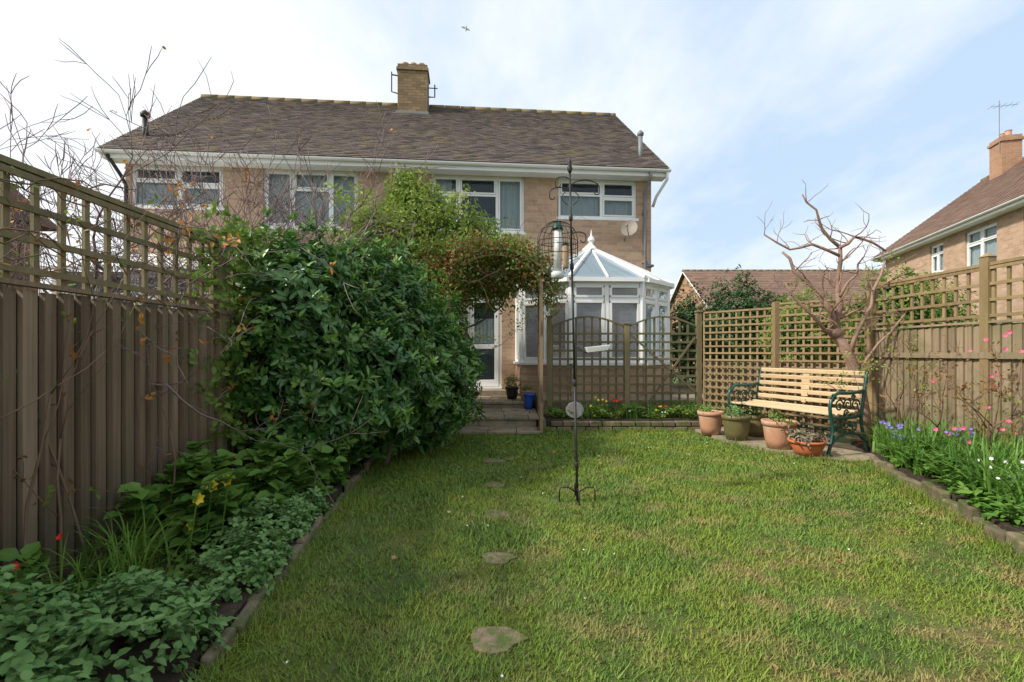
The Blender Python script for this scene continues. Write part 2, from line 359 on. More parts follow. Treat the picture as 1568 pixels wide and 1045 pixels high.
# ---------------------------------------------------------------- beds
bl=slab('flower_bed',[(-2.24,-3.5),(-.78,-3.5),(-.98,.3),(-1.17,1.82),(-1.5,4.8),(-1.8,7.3),(-.78,7.32),(-.78,9.5),(-2.24,9.5)],-.05,.06,SOIL)
br=slab('flower_bed',[(2.1,-3.5),(4.6,-3.5),(4.6,6.3),(4.3,6.3),(4.1,5.5),(3.83,5.25),(3.64,4.56),(3.03,2.85),(2.1,.3)],-.05,.10,SOIL)
bb=slab('flower_bed',[(.5,7.68),(3.0,7.72),(3.1,8.24),(.5,8.24)],-.05,.16,SOIL)
def edging(name,pl,h,w,bl_,mat=EDGE,parent=None):
    mb=MB()
    for (x0,y0),(x1,y1) in zip(pl,pl[1:]):
        L=math.hypot(x1-x0,y1-y0); n=max(1,int(L/bl_)); dx=(x1-x0)/n;dy=(y1-y0)/n
        for i in range(n):
            j=R.gauss(0,.012); hh=h*R.uniform(.7,1.2)
            ax=x0+dx*(i+.03)+j; ay=y0+dy*(i+.03); bx=x0+dx*(i+.93)+R.gauss(0,.012); by=y0+dy*(i+.93)
            mb.beam((ax,ay,hh/2-.03),(bx,by,hh/2-.03+R.gauss(0,.007)),w*R.uniform(.75,1.15),hh)
    return mb.obj(name,mat,parent,bevel=.014)
edging('stone_edging',[(-.78,-1),(-.94,.3),(-1.13,1.82),(-1.46,4.8),(-1.7,6.5)],.10,.05,.22)
edging('stone_edging',[(2.05,.3),(2.99,2.85),(3.6,4.56),(3.8,5.27)],.14,.07,.2)
mb=MB()
for row in range(2):
    x=.5+.1*row
    while x<3.0:
        w=R.uniform(.18,.3); mb.box(x,min(x+w-.012,3.05),7.60+R.uniform(-.01,.01),7.70,row*.085-.02,row*.085+.058+R.uniform(-.006,.004),0); x+=w
mb.obj('stone_edging',EDGE,bevel=.012)
slab('patio_paving',[(3.26,5.63),(3.76,5.33),(4.1,5.55),(4.35,6.3),(3.1,8.1),(2.98,7.6),(2.8,7.6),(2.83,6.72)],-.05,.03,STONE)
slab('terrace',[(.52,8.32),(3.4,8.32),(6,8.4),(6,12),(-2.24,12),(-2.24,9.5),(-.80,9.5),(-.80,10.3),(.52,10.3)],-.05,.40,STONE)
st=empty('garden_steps'); mb=MB()
for i,(y0,y1,z) in enumerate([(7.25,7.72,.045),(7.72,9.0,.19),(9.0,10.28,.30)]):
    mb.box(-.75,.38,y0+.03,y1-.02,-.05,z-.045,0)
    yy=y0
    while yy<y1-.05:
        y2=min(yy+.44,y1); x=-.78-(.2 if i%2 else 0)
        while x<.36:
            w=R.uniform(.36,.46); mb.box(max(x,-.78),min(x+w-.01,.42),yy,y2-.01,z-.04,z+R.gauss(0,.003),0); x+=w
        yy=y2
mb.obj('paving_slabs',STONE,st,bevel=.008)
mb=MB(); mb.box(.435,.5,7.35,8.3,-.05,.2); mb.box(.435,.5,8.31,10.25,-.05,.44); mb.obj('side_kerb',EDGE,st,bevel=.008)
# ---------------------------------------------------------------- houses
def wall_open(mb,x0,x1,y0,y1,z0,z1,ops,m=0):
    xs=sorted({x0,x1,*[o[0] for o in ops],*[o[1] for o in ops]}); zs=sorted({z0,z1,*[o[2] for o in ops],*[o[3] for o in ops]})
    for a,b in zip(xs,xs[1:]):
        for c,d in zip(zs,zs[1:]):
            mx=(a+b)/2;mz=(c+d)/2
            if any(o[0]<mx<o[1] and o[2]<mz<o[3] for o in ops): continue
            mb.box(a,b,y0,y1,c,d,m)
def window(mb,x0,x1,z0,z1,y,cols,curt='net'):
    f=.055
    mb.box(x0,x0+f,y,y+.08,z0,z1,0);mb.box(x1-f,x1,y,y+.08,z0,z1,0)
    mb.box(x0+f,x1-f,y,y+.08,z1-f,z1,0);mb.box(x0+f,x1-f,y,y+.08,z0,z0+f,0)
    mb.box(x0-.04,x1+.04,y-.07,y-.003,z0-.045,z0+.012,0)
    X=x0+f; W=x1-x0-2*f; tot=sum(c[0] for c in cols)
    for i,(fr,tr,sash) in enumerate(cols):
        w=W*fr/tot; a=X;b=X+w; X=b
        if i: mb.box(a-.03,a+.03,y+.003,y+.077,z0+f,z1-f,0); a+=.03
        if i<len(cols)-1: b-=.03
        if tr: 
            t=z0+(z1-z0)*tr; mb.box(a,b,y+.004,y+.074,t-.022,t+.022,0); cells=[(z0+f,t-.022,sash),(t+.022,z1-f,True)]
        else: cells=[(z0+f,z1-f,sash)]
        for c,d,s in cells:
            if s:
                q=.036
                mb.box(a+.004,a+q,y-.012,y+.06,c+.004,d-.004,0);mb.box(b-q,b-.004,y-.012,y+.06,c+.004,d-.004,0)
                mb.box(a+q,b-q,y-.012,y+.06,c+.004,c+q,0);mb.box(a+q,b-q,y-.012,y+.06,d-q,d-.004,0)
            mb.box(a,b,y+.035,y+.045,c,d,1)
    h=z1-z0
    spans={'net':[(x0+f,x1-f,z0,z1)],'half':[(x0+f,x1-f,z0,z0+h*.58)],'side':[(x0+f,x0+f+.2*W,z0,z1),(x1-f-.26*W,x1-f,z0,z1),(x0+f+.2*W,x1-f-.26*W,z0,z0+h*.25)]}[curt]
    for a,b,za,zb in spans:
        n=max(4,int((b-a)/.03)); vs=[];
        for k in range(n+1):
            t=a+(b-a)*k/n; yy=y+.10+.018*math.sin(k*1.9)+.008*math.sin(k*.7); vs+=[(t,yy,za),(t,yy,zb)]
        mb.prim(vs,[(2*k,2*k+2,2*k+3,2*k+1) for k in range(n)],2)
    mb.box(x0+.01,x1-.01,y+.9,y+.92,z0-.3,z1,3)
def tile_slope(mb,o,u,v,ul,vl,tw=.167,gauge=.1,m=0):
    o=Vector(o);u=Vector(u).normalized();v=Vector(v).normalized();n=u.cross(v).normalized()
    rows=int(vl/gauge)
    for r in range(rows+1):
        off=(r%2)*tw*.5; k=int(ul/tw)+1
        for c in range(-1,k+1):
            a=max(0,c*tw+off+.003);b=min(ul,(c+1)*tw+off-.003)
            if b-a<.02: continue
            l=R.gauss(0,.002); t=R.gauss(0,.0015)
            p=o+v*(r*gauge-.02+R.gauss(0,.002)); q=o+v*min(vl,r*gauge+gauge*1.35)
            mb.prim([p+u*a+n*(.034+l),p+u*b+n*(.034+l+t),q+u*b+n*(.012),q+u*a+n*(.012),p+u*a+n*(.014+l),p+u*b+n*(.014+l+t)],[(0,1,2,3),(4,5,1,0)],m)
def house(name,org,ang,L,ops,wins,eave,ridge,half,tilem,brickm,ov=.25,tw=.167,gauge=.1,z0=-.05):
    e=empty(name,org,ang)
    mb=MB(); wt=eave-.12
    wall_open(mb,-L,0,0,.25,z0,wt,ops)
    D=2*half-.8
    mb.box(-L,-L+.25,.25,D,z0,wt);mb.box(-.25,0,.25,D,z0,wt);mb.box(-L,0,D,D+.25,z0,wt)
    ym=half-.4+.02; yb=2*half-.8+.25
    for xa,xb in((-L,-L+.25),(-.25,0)):
        zt=ridge-.12
        mb.prim([(xa,0,wt),(xb,0,wt),(xb,yb,wt),(xa,yb,wt),(xa,ym,zt),(xb,ym,zt)],[(0,1,5,4),(2,3,4,5),(0,4,3),(1,2,5)])
    mb.obj('walls',brickm,e)
    mb=MB()
    for w in wins: window(mb,*w)
    mb.obj('windows',[WHITE,GLASS,CURT,DARK],e)
    mb=MB(); xa=-L-ov;xb=ov;ya=-.4;yr=half-.4
    sl=math.hypot(half,ridge-eave)
    mb.prim([(xa,ya,eave),(xb,ya,eave),(xb,yr,ridge),(xa,yr,ridge),(xa,2*half-.4,eave),(xb,2*half-.4,eave)],[(0,1,2,3),(3,2,5,4)])
    tile_slope(mb,(xa,ya,eave),(1,0,0),(0,half,ridge-eave),xb-xa,sl,tw,gauge)
    mb.obj('roof',tilem,e)
    mb=MB(); x=xa
    while x<xb-.05:
        x2=min(x+.44,xb); mb.tube([(x,yr,ridge-.02),(x2-.01,yr,ridge-.016)],.1,10); x=x2
    mb.obj('ridge_tiles',RIDGE,e,True)
    mb=MB()
    mb.box(xa,xb,-.345,-.32,eave-.15,eave-.005,0); mb.box(xa,xb,-.32,-.002,eave-.14,eave-.12,0)
    for xx in(xa,xb-.03):
        for s in(0,1):
            y0_=-.4 if s==0 else 2*half-.4
            mb.beam((xx+.015,y0_,eave-.06),(xx+.015,yr,ridge-.06),.028,.1,0,up=(0,0,1))
    n_=8; vs=[]
    for xx in(xa-.03,xb+.03):
        for k in range(n_+1):
            t=math.pi+math.pi*k/n_; vs.append((xx,-.405+.052*math.cos(t),eave-.02+.052*math.sin(t)))
        for k in range(n_,-1,-1):
            t=math.pi+math.pi*k/n_; vs.append((xx,-.405+.045*math.cos(t),eave-.02+.045*math.sin(t)))
    q=2*(n_+1); mb.prim(vs,[(k,(k+1)%q,(k+1)%q+q,k+q) for k in range(q)]+[tuple(range(q)),tuple(range(2*q-1,q-1,-1))],0)
    mb.obj('gutter_and_fascia',WHITE,e)
    return e
A1=math.radians(5.4)
w1=(-2.12,-.33,4.2,5.07); w2=(-4.91,-2.88,3.84,5.07); w3=(-8.4,-6.45,3.84,5.07); w4=(-11.0,-9.2,4.2,5.07)
dr=(-4.14,-3.38,.42,2.45); w5=(-8.3,-6.6,1.4,2.6)
H1=house('brick_house',(3.14,11.2,0),A1,11.1,[w1,w2,w3,w4,dr,w5],[
 (w1[0],w1[1],w1[2],w1[3],.06,[(1.25,.6,False),(1,.55,True)],'half'),
 (w2[0],w2[1],w2[2],w2[3],.06,[(.85,.66,True),(1.3,.66,False),(.85,None,True)],'side'),
 (w3[0],w3[1],w3[2],w3[3],.06,[(.85,None,True),(1.2,.66,False),(.85,None,True)],'net'),
 (w4[0],w4[1],w4[2],w4[3],.06,[(1,.62,False),(1,.55,True)],'half'),
 (w5[0],w5[1],w5[2],w5[3],.06,[(1,.62,False),(1,.62,True)],'net')],5.2,8.2,3.9,TILE,BRICK)
mb=MB() # door
x0,x1,z0,z1=dr; y=.05
mb.box(x0,x0+.06,y,y+.08,z0,z1,0);mb.box(x1-.06,x1,y,y+.08,z0,z1,0);mb.box(x0+.06,x1-.06,y,y+.08,z1-.06,z1,0)
a=x0+.065;b=x1-.065
mb.box(a,a+.09,y-.01,y+.06,z0+.03,z1-.065,0);mb.box(b-.09,b,y-.01,y+.06,z0+.03,z1-.065,0)
mb.box(a+.09,b-.09,y-.01,y+.06,z1-.16,z1-.065,0);mb.box(a+.09,b-.09,y-.01,y+.06,z0+.03,z0+.18,0);mb.box(a+.09,b-.09,y-.01,y+.06,1.28,1.38,0)
mb.box(a+.09,b-.09,y+.02,y+.03,z0+.18,z1-.16,1)
mb.box(x0,x1,-.1,.3,z0-.04,z0+.02,0)
mb.box(a+.02,a+.04,y-.06,y-.045,1.36,1.5,4); mb.box(a+.02,a+.04,y-.06,y-.01,1.47,1.5,4)
vs=[]
for k in range(21):
    t=a+.09+(b-a-.18)*k/20; yy=y+.12+.02*math.sin(k*1.7); vs+=[(t,yy,1.4),(t,yy,1.95)]
mb.prim(vs,[(2*k,2*k+2,2*k+3,2*k+1) for k in range(20)],2)
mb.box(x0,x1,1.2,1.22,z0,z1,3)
mb.obj('back_door',[WHITE,GLASS,CURT,DARK,GREYP],H1,bevel=.003)
mb=MB() # chimney
cx=-5.6;cy=3.1
mb.box(cx-.4,cx+.4,cy-.3,cy+.35,7.3,8.85,0); mb.box(cx-.43,cx+.43,cy-.33,cy+.38,8.85,8.93,0); mb.box(cx-.4,cx+.4,cy-.3,cy+.35,8.93,9.02,0)
mb.prim([(cx-.4,cy-.3,9.02),(cx+.4,cy-.3,9.02),(cx+.4,cy+.35,9.02),(cx-.4,cy+.35,9.02),(cx-.28,cy-.2,9.08),(cx+.28,cy-.2,9.08),(cx+.28,cy+.25,9.08),(cx-.28,cy+.25,9.08)],[(4,5,6,7),(0,1,5,4),(1,2,6,5),(2,3,7,6),(3,0,4,7)],1)
for px in(-.22,0,.22): mb.lathe([(.085,9.05),(.08,9.14),(.1,9.15),(.1,9.19),(.06,9.19)],(cx+px,cy,0),14,2)
mb.box(cx-.44,cx+.44,cy-.36,cy-.3,7.62,7.72,3)
mb.tube([(cx-.41,cy,8.35),(cx-.6,cy,8.4),(cx-.6,cy,8.95)],.02,6,4); mb.tube([(cx-.41,cy,8.85),(cx-.6,cy,8.87)],.02,6,4)
mb.tube([(cx+.41,cy,8.3),(cx+.58,cy,8.3),(cx+.58,cy,8.65)],.02,6,4); mb.tube([(cx+.41,cy,8.55),(cx+.66,cy,8.55)],.015,6,4)
mb.obj('chimney',[brick_mat('chimney_brick',(.36,.25,.13),(.17,.11,.055),(.10,.085,.06),dirt=(.05,.045,.02),dlo=.36),STONE,TERRA,GREYP,BLACK],H1,bevel=.006)
mb=MB() # pipes, vents
mb.tube([(-.16,-.4,5.13),(-.16,-.38,5.0),(-.16,-.07,4.8),(-.16,-.06,4.6),(-.16,-.06,.4)],.034,10,0)
mb.tube([(.22,-.40,5.13),(.22,-.36,4.98),(.1,-.05,4.7),(.06,.06,4.5)],.032,10,1)
for z in(4.3,3.2,2.2): mb.box(-.21,-.11,-.07,-.003,z,z+.05,0)
mb.tube([(-.16,-.05,3.15),(.02,-.05,3.15),(.03,.3,3.15)],.03,8,0)
mb.tube([(-.14,.3,5.5),(-.14,.3,6.2)],.05,10,0); mb.lathe([(.05,0),(.075,.02),(.075,.08),(.02,.14)],(-.14,.3,6.2),12,0)
mb.tube([(-10.9,.3,5.5),(-10.9,.3,6.15)],.06,10,2); mb.lathe([(.06,0),(.09,.02),(.09,.1),(.02,.16)],(-10.9,.3,6.15),12,2)
mb.tube([(-11.2,-.38,5.1),(-11.15,-.05,4.8),(-11.05,-.06,4.6),(-11.05,-.06,0)],.035,8,2)
mb.tube([(-5.6,-.38,5.13),(-5.6,-.06,4.85),(-5.6,-.05,.4)],.034,8,1)
mb.obj('pipes_and_vents',[GREYP,WHITE,BLACK],H1,True)
mb=MB(); dc=Vector((-.62,-.35,3.88)); ax=Vector((-.45,-.8,.35)).normalized(); u=ax.cross(Vector((0,0,1))).normalized(); v=u.cross(ax)
vs=[];n=20
for k,(q,h) in enumerate([(0.0,0),(.08,.01),(.15,.03),(.2,.05)]):
    for j in range(n):
        t=6.283*j/n; vs.append(dc+u*(q*math.cos(t))*.9+v*(q*math.sin(t))+ax*h)
mb.prim(vs,[(i*n+j,i*n+(j+1)%n,(i+1)*n+(j+1)%n,(i+1)*n+j) for i in range(3) for j in range(n)],0)
mb.tube([dc,(-.62,-.05,3.78),(-.62,0,3.7)],.015,6,0); mb.tube([dc-v*.18+ax*.05,dc+ax*.28-v*.1],.01,6,0)
mb.lathe([(.02,-.02),(.025,.03),(.01,.05)],tuple(dc+ax*.28-v*.1),8,0)
mb.obj('satellite_dish',M('dish_grey',(.2,.17,.15),(.28,.24,.2),5,.6),H1,True)
rw=[(-12.55,-11.7,3.95,4.95),(-10.5,-9.0,3.75,4.95),(-7.95,-6.3,3.75,4.95),(-4.9,-3.5,3.95,4.95)]
H2=house('brick_house',(11.4,5.5,0),math.radians(-105.7),16,rw,[(w[0],w[1],w[2],w[3],.06,[(1,.65,True),(1,.65,False)],'net') for w in rw],5.2,8.2,3.9,TILER,BRICK,tw=.3,gauge=.18)
mb=MB(); cx=-14.2;cy=3.1
mb.box(cx-.35,cx+.35,cy-.3,cy+.3,7.4,8.9,0); mb.box(cx-.4,cx+.4,cy-.35,cy+.35,8.9,9.0,0); mb.box(cx-.36,cx+.36,cy-.3,cy+.3,9.0,9.1,0)
for px in(-.15,.15): mb.lathe([(.1,9.1),(.09,9.3),(.11,9.32),(.05,9.35)],(cx+px,cy,0),12,1)
mb.tube([(cx+.3,cy-.35,8.5),(cx+.3,cy-.35,10.4)],.012,5,2); mb.tube([(cx+.3,cy-.6,10.2),(cx+.3,cy+.2,10.2)],.008,4,2)
for k in range(5): mb.tube([(cx+.1,cy-.6+k*.18,10.2),(cx+.5,cy-.6+k*.18,10.2)],.006,4,2)
mb.obj('chimney',[BRICKO,TERRA,GREYP],H2)
H3=house('brick_house',(27,29,0),0,15.5,[],[],3.9,6.6,4.2,TILER,BRICKO,tw=.4,gauge=.25)
H4=empty('garden_outhouse'); mb=MB(); mb.box(-10.5,-7.25,5.2,7.6,-.05,3.1); mb.obj('walls',BRICKO,H4)
mb=MB(); mb.prim([(-10.7,5.0,3.1),(-7.05,5.0,3.1),(-7.05,7.8,3.1),(-10.7,7.8,3.1),(-10.7,6.4,3.9),(-7.05,6.4,3.9)],[(0,1,5,4),(2,3,4,5),(0,4,3),(1,2,5)]); mb.obj('roof',TILER,H4)
H5=empty('lean_to_porch'); mb=MB(); mb.box(-7.7,-4.9,8.25,8.4,-.05,1.2,4)
window(mb,-7.7,-4.9,1.2,2.55,8.3,[(1,.7,True),(1,.7,False),(1,.7,True),(1,.7,False)],'net')
mb.prim([(-7.8,8.15,2.56),(-4.8,8.15,2.56),(-4.8,10.3,3.2),(-7.8,10.3,3.2),(-7.8,8.15,2.62),(-4.8,8.15,2.62),(-4.8,10.3,3.26),(-7.8,10.3,3.26)],[(0,3,2,1),(4,5,6,7),(0,1,5,4),(1,2,6,5),(2,3,7,6),(3,0,4,7)],0)
mb.obj('porch_body',[WHITE,GLASS,CURT,DARK,BRICK],H5)
# ---------------------------------------------------------------- conservatory
CV=empty('conservatory')
P=[Vector(p) for p in [(.13,10.9,0),(.2,9.75,0),(1.08,9.1,0),(2.4,9.18,0),(3.12,9.98,0),(3.06,11.15,0)]]
zf,zs,ze=.38,.96,2.50; tz=2.18
cen=Vector((1.65,10.3,0))
mw=MB(); mf=MB(); mg=MB()
for i in range(5):
    a,b=P[i],P[i+1]; d=(b-a).normalized(); out=Vector((d.y,-d.x,0)); L=(b-a).length
    mw.beam(a+Vector((0,0,(zf+zs)/2)),b+Vector((0,0,(zf+zs)/2)),.1,zs-zf)
    mf.beam(a+d*.02+out*.02+Vector((0,0,zs+.025)),b-d*.02+out*.02+Vector((0,0,zs+.025)),.17,.045)
    mf.beam(a+d*.06+Vector((0,0,zs+.08)),b-d*.06+Vector((0,0,zs+.08)),.06,.06)
    mf.beam(a+d*.06+Vector((0,0,ze-.035)),b-d*.06+Vector((0,0,ze-.035)),.06,.07)
    n=2 if L>.9 else 1
    for k in range(n+1):
        p=a+(b-a)*(k/n)
        if 0<k<n: mf.beam(p+Vector((0,0,zs+.06)),p+Vector((0,0,ze-.06)),.075,.064)
    for k in range(n):
        p=a+(b-a)*(k/n)+d*.05;q=a+(b-a)*((k+1)/n)-d*.05
        mf.beam(p+Vector((0,0,tz)),q+Vector((0,0,tz)),.058,.06)
        for (c,e_) in((zs+.11,tz-.03),(tz+.03,ze-.07)):
            o=out*.02
            p2=p+d*.02;q2=q-d*.02
            mf.beam(p2+o+Vector((0,0,c+.02)),q2+o+Vector((0,0,c+.02)),.05,.04); mf.beam(p2+o+Vector((0,0,e_-.02)),q2+o+Vector((0,0,e_-.02)),.05,.04)
            mf.beam(p2+o+Vector((0,0,c+.04)),p2+o+Vector((0,0,e_-.04)),.04,.05,up=tuple(d)); mf.beam(q2+o+Vector((0,0,c+.04)),q2+o+Vector((0,0,e_-.04)),.04,.05,up=tuple(d))
            z3=Vector((0,0,c));z4=Vector((0,0,e_)); mg.prim([p+z3,q+z3,q+z4,p+z4],[(0,1,2,3)])
    mf.beam(a+out*.10+Vector((0,0,ze+.03)),b+out*.10+Vector((0,0,ze+.03)),.1,.075)
for p in P: mf.tube([p+Vector((0,0,zs+.03)),p+Vector((0,0,ze+.02))],.058,8)
mw.obj('dwarf_wall',BRICK,CV)
Ap=Vector((1.62,10.15,3.32)); Bp=Vector((1.55,11.03,3.32)); E=[Vector((p.x+(p.x-cen.x)*.06,p.y+(p.y-cen.y)*.08,ze+.07)) for p in P]
E[0].y=10.9;E[5].y=11.1
mr=MB(); mr.prim(E+[Ap,Bp],[(0,1,6,7),(1,2,6),(2,3,6),(3,4,6),(4,5,7,6)]); mr.obj('glazed_roof',PGLASS,CV)
for i in range(1,5): mf.beam(E[i]+Vector((0,0,.02)),Ap+Vector((0,0,.02)),.06,.05)
for i in range(1,4): 
    mf.beam(E[i].lerp(E[i+1],.5)+Vector((0,0,.015)),Ap+Vector((0,0,.01)),.035,.035)
for t in(.4,.8):
    mf.beam(E[1].lerp(E[0],t),Ap.lerp(Bp,t),.035,.04); mf.beam(E[4].lerp(E[5],t),Ap.lerp(Bp,t),.035,.04)
mf.beam(Ap+Vector((0,0,.03)),Bp+Vector((0,0,.03)),.12,.07)
for k in range(8): 
    q=Ap.lerp(Bp,k/8); mf.lathe([(.025,0),(.03,.04),(.012,.08),(.004,.11)],(q.x,q.y,q.z+.06),6)
mf.lathe([(.13,-.02),(.1,.03),(.05,.07),(.04,.12),(.075,.17),(.06,.22),(.02,.26),(.012,.33),(.002,.4)],tuple(Ap),12)
mf.obj('frames',WHITE,CV)
mg.obj('glazing',CGLASS,CV)
mb=MB(); 
for (x,y_) in((1.0,10.3),(2.2,10.2)):
    mb.box(x-.25,x+.25,y_-.25,y_+.25,.6,.85); mb.box(x-.25,x+.25,y_+.15,y_+.25,.85,1.35); mb.box(x-.3,x-.25,y_-.25,y_+.25,.6,1.05); mb.box(x+.25,x+.3,y_-.25,y_+.25,.6,1.05)
mb.obj('armchairs',M('chair_fabric',(.35,.3,.22),(.45,.4,.3),5,.9),CV,bevel=.03)
# ---------------------------------------------------------------- fences
def board_fence(name,x,y0,y1,zt,side,wood,tw,ttop,posts,tt=.026,gap=.012):
    e=empty(name); mb=MB(); y=y0
    while y<y1:
        w=.1*R.uniform(.92,1.06); zz=zt+R.gauss(0,.006); t0=tt*R.uniform(.8,1.2); t1=.008
        X=x; ya=y+gap; yb=y+w
        mb.prim([(X,ya,.09),(X+side*t0,ya,.09),(X+side*t1,yb,.09),(X+side*.001,yb,.09),(X,ya,zz),(X+side*t0,ya,zz),(X+side*t1,yb,zz),(X+side*.001,yb,zz)],
          [(0,3,2,1),(4,5,6,7),(0,1,5,4),(1,2,6,5),(2,3,7,6),(3,0,4,7)],0)
        y+=w
    mb.obj('boards',wood,e)
    mb=MB(); mb.box(x-.02,x+.02,y0,y1,-.05,.088); 
    mb.box(*sorted((x-side*.018,x-side*.003)),y0,y1,.09,zt-.02,1)
    mb.box(*sorted((x-side*.02,x+side*.04)),y0,y1,zt+.014,zt+.036)
    for z in(.42,1.18): mb.box(*sorted((x-side*.065,x-side*.021)),y0,y1,z,z+.06)
    if side<0:
        mb.box(*sorted((x+side*.034,x+side*.052)),y0,y1,1.14,1.2)
    mb.obj('rails',[wood,GAP],e)
    mb=MB()
    for y in posts:
        mb.box(x-.045,x+.045,y-.045,y+.045,-.05,ttop+.07,0)
        mb.prim([(x-.055,y-.055,ttop+.071),(x+.055,y-.055,ttop+.071),(x+.055,y+.055,ttop+.071),(x-.055,y+.055,ttop+.071),(x,y,ttop+.12)],[(3,2,1,0),(0,1,4),(1,2,4),(2,3,4),(3,0,4)],0)
    mb.obj('posts',tw,e,bevel=.005)
    mb=MB(); z0=zt+.037
    for a,b in zip(posts,posts[1:]):
        a+=.047;b-=.047; n=max(1,round((b-a)/.145))
        for k in range(n+1):
            y=a+.014+(b-a-.028)*k/n; mb.box(x-.009,x+.009,y-.015,y+.015,z0,ttop-.018)
        m_=4
        for k in range(m_):
            z=z0+.05+(ttop-z0-.09)*k/(m_-1); xa=x+side*.010; mb.box(*sorted((xa,xa+side*.018)),a,b,z-.015,z+.015)
        mb.box(x-.028,x+.03,a,b,ttop-.017,ttop+.012)
    mb.obj('trellis',tw,e)
    return e
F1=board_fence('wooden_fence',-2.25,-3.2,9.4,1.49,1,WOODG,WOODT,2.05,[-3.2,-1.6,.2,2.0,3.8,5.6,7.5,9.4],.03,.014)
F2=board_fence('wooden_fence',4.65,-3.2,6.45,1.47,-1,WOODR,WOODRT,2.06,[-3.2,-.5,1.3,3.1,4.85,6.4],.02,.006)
def trellis(mb,a,b,z0,z1,sp=.125,arch=0,hs=None,sw=.034):
    a=Vector(a);b=Vector(b);d=(b-a);L=d.length;d.normalize();o=Vector((d.y,-d.x,0))
    n=round(L/sp)
    top=lambda t:z1-arch*(math.sin(math.pi*t))
    for k in range(n+1):
        t=k/n;p=a+d*(L*t); q0=Vector((p.x,p.y,z0));q1=Vector((p.x,p.y,top(t)))
        c=d*(sw/2); e=o*.008
        mb.prim([q0-c-e,q0+c-e,q0+c+e,q0-c+e,q1-c-e,q1+c-e,q1+c+e,q1-c+e],[(0,3,2,1),(4,5,6,7),(0,1,5,4),(1,2,6,5),(2,3,7,6),(3,0,4,7)])
    z=z0+.05
    while z<z1-.03:
        p=a+o*.018+Vector((0,0,z));q=b+o*.018+Vector((0,0,z)); mb.beam(p,q,.016,sw)
        z+=hs or sp
    pts=[a+d*(L*k/16)+Vector((0,0,top(k/16)+.012)) for k in range(17)]
    for p,q in zip(pts,pts[1:]): mb.beam(p,q,.04,.028)
T=empty('trellis_fence'); mb=MB()
trellis(mb,(.66,8.22,0),(1.86,8.22,0),.2,1.62,.14,-.16); trellis(mb,(1.94,8.22,0),(3.05,8.22,0),.2,1.62,.14,-.16)
mb.beam((1.95,8.19,1.5),(3.02,8.19,.55),.03,.03); mb.beam((2.2,8.19,.3),(3.02,8.19,1.45),.03,.03)
mb.obj('trellis',WOODD,T)
mb=MB()
for x,y_,zt in((.62,8.22,1.78),(1.9,8.22,1.66),(3.09,8.22,1.86)):
    mb.box(x-.042,x+.042,y_-.042,y_+.042,-.05,zt); mb.box(x-.055,x+.055,y_-.055,y_+.055,zt+.001,zt+.03)
    if x>3: mb.lathe([(.025,0),(.025,.02),(.045,.04),(.055,.07),(.045,.1),(.02,.12)],(x,y_,zt+.03),12)
mb.obj('posts',WOODT,T,bevel=.004)
T2=empty('trellis_fence'); mb=MB(); a=(3.16,8.16,0);b=(4.6,6.45,0)
trellis(mb,a,(3.85,7.34,0),.15,1.84,.11,0,None,.028); trellis(mb,(3.92,7.26,0),b,.15,1.9,.11,0,None,.028)
mb.obj('trellis',WOODRT,T2)
mb=MB()
a=Vector((3.2,8.2,0));b=Vector((4.63,6.5,0));n=17
for k in range(n): 
    p=a.lerp(b,k/n);q=a.lerp(b,(k+.93)/n); mb.beam((p.x,p.y,.55),(q.x,q.y,.55),.018,1.0)
mb.obj('boards',WOODR,T2)
mb=MB(); mb.box(3.84,3.93,7.25,7.34,-.05,1.94); mb.obj('post',WOODRT,T2,bevel=.005)
# ---------------------------------------------------------------- arch
AR=empty('garden_arch'); mb=MB()
xl,xr=-.93,.43
def arc(y,o):
    return [Vector((xl-o+(xr-xl+2*o)*k/14, y, 2.28+.36*math.sin(math.pi*k/14)**.8+o)) for k in range(15)]
for y_ in(7.3,7.8):
    for x in(xl,xr): mb.beam((x,y_,-.02 if x<0 else .02),(x,y_,2.28),.05,.05)
    for o in(0,.09):
        p=arc(y_,o)
        for q,w in zip(p,p[1:]): mb.beam(q,w,.03,.035,up=(0,1,0))
    p=arc(y_,0);q=arc(y_,.09)
    for k in range(2,14,3): mb.beam(p[k],q[k],.02,.02)
p=arc(7.3,.09);q=arc(7.8,.09)
for k in range(0,15): mb.beam(p[k]+Vector((0,0,.02)),q[k]+Vector((0,0,.02)),.025,.02)
for x in(xl,xr):
    z=.35
    while z<2.3: mb.beam((x,7.32,z),(x,7.78,z),.02,.022); z+=.2
    mb.beam((x+.012,7.55,.1),(x+.012,7.55,2.3),.02,.02)
mb.obj('frame',ARCHW,AR)
# ---------------------------------------------------------------- bird feeder
BF=empty('bird_feeder_pole'); mb=MB()
px=lambda z:.533-.023*z
y=4.05; PT=lambda dx,z,dy=0:Vector((px(z)+dx,y+dy,z))
mb.tube([PT(0,-.1),PT(0,.95)],.011,8); mb.tube([PT(0,.95),PT(0,1.9)],.0095,8); mb.tube([PT(0,1.9),PT(0,2.68)],.008,8)
for z in(.95,1.9,.28,2.3): mb.lathe([(.009,-.03),(.016,-.02),(.016,.02),(.009,.03)],tuple(PT(0,z)),10)
mb.lathe([(.008,0),(.018,.02),(.022,.045),(.012,.075),(.018,.09),(.006,.12),(.001,.15)],tuple(PT(0,2.66)),10)
for s in(-1,1):
    mb.tube([PT(s*.0,.05),PT(s*.07,.1),PT(s*.135,.1),PT(s*.145,.07),PT(s*.145,-.05)],.006,6)
for dy_ in(-.13,.13): mb.tube([PT(0,.09),PT(0,.1,dy_),PT(0,-.05,dy_)],.006,6)
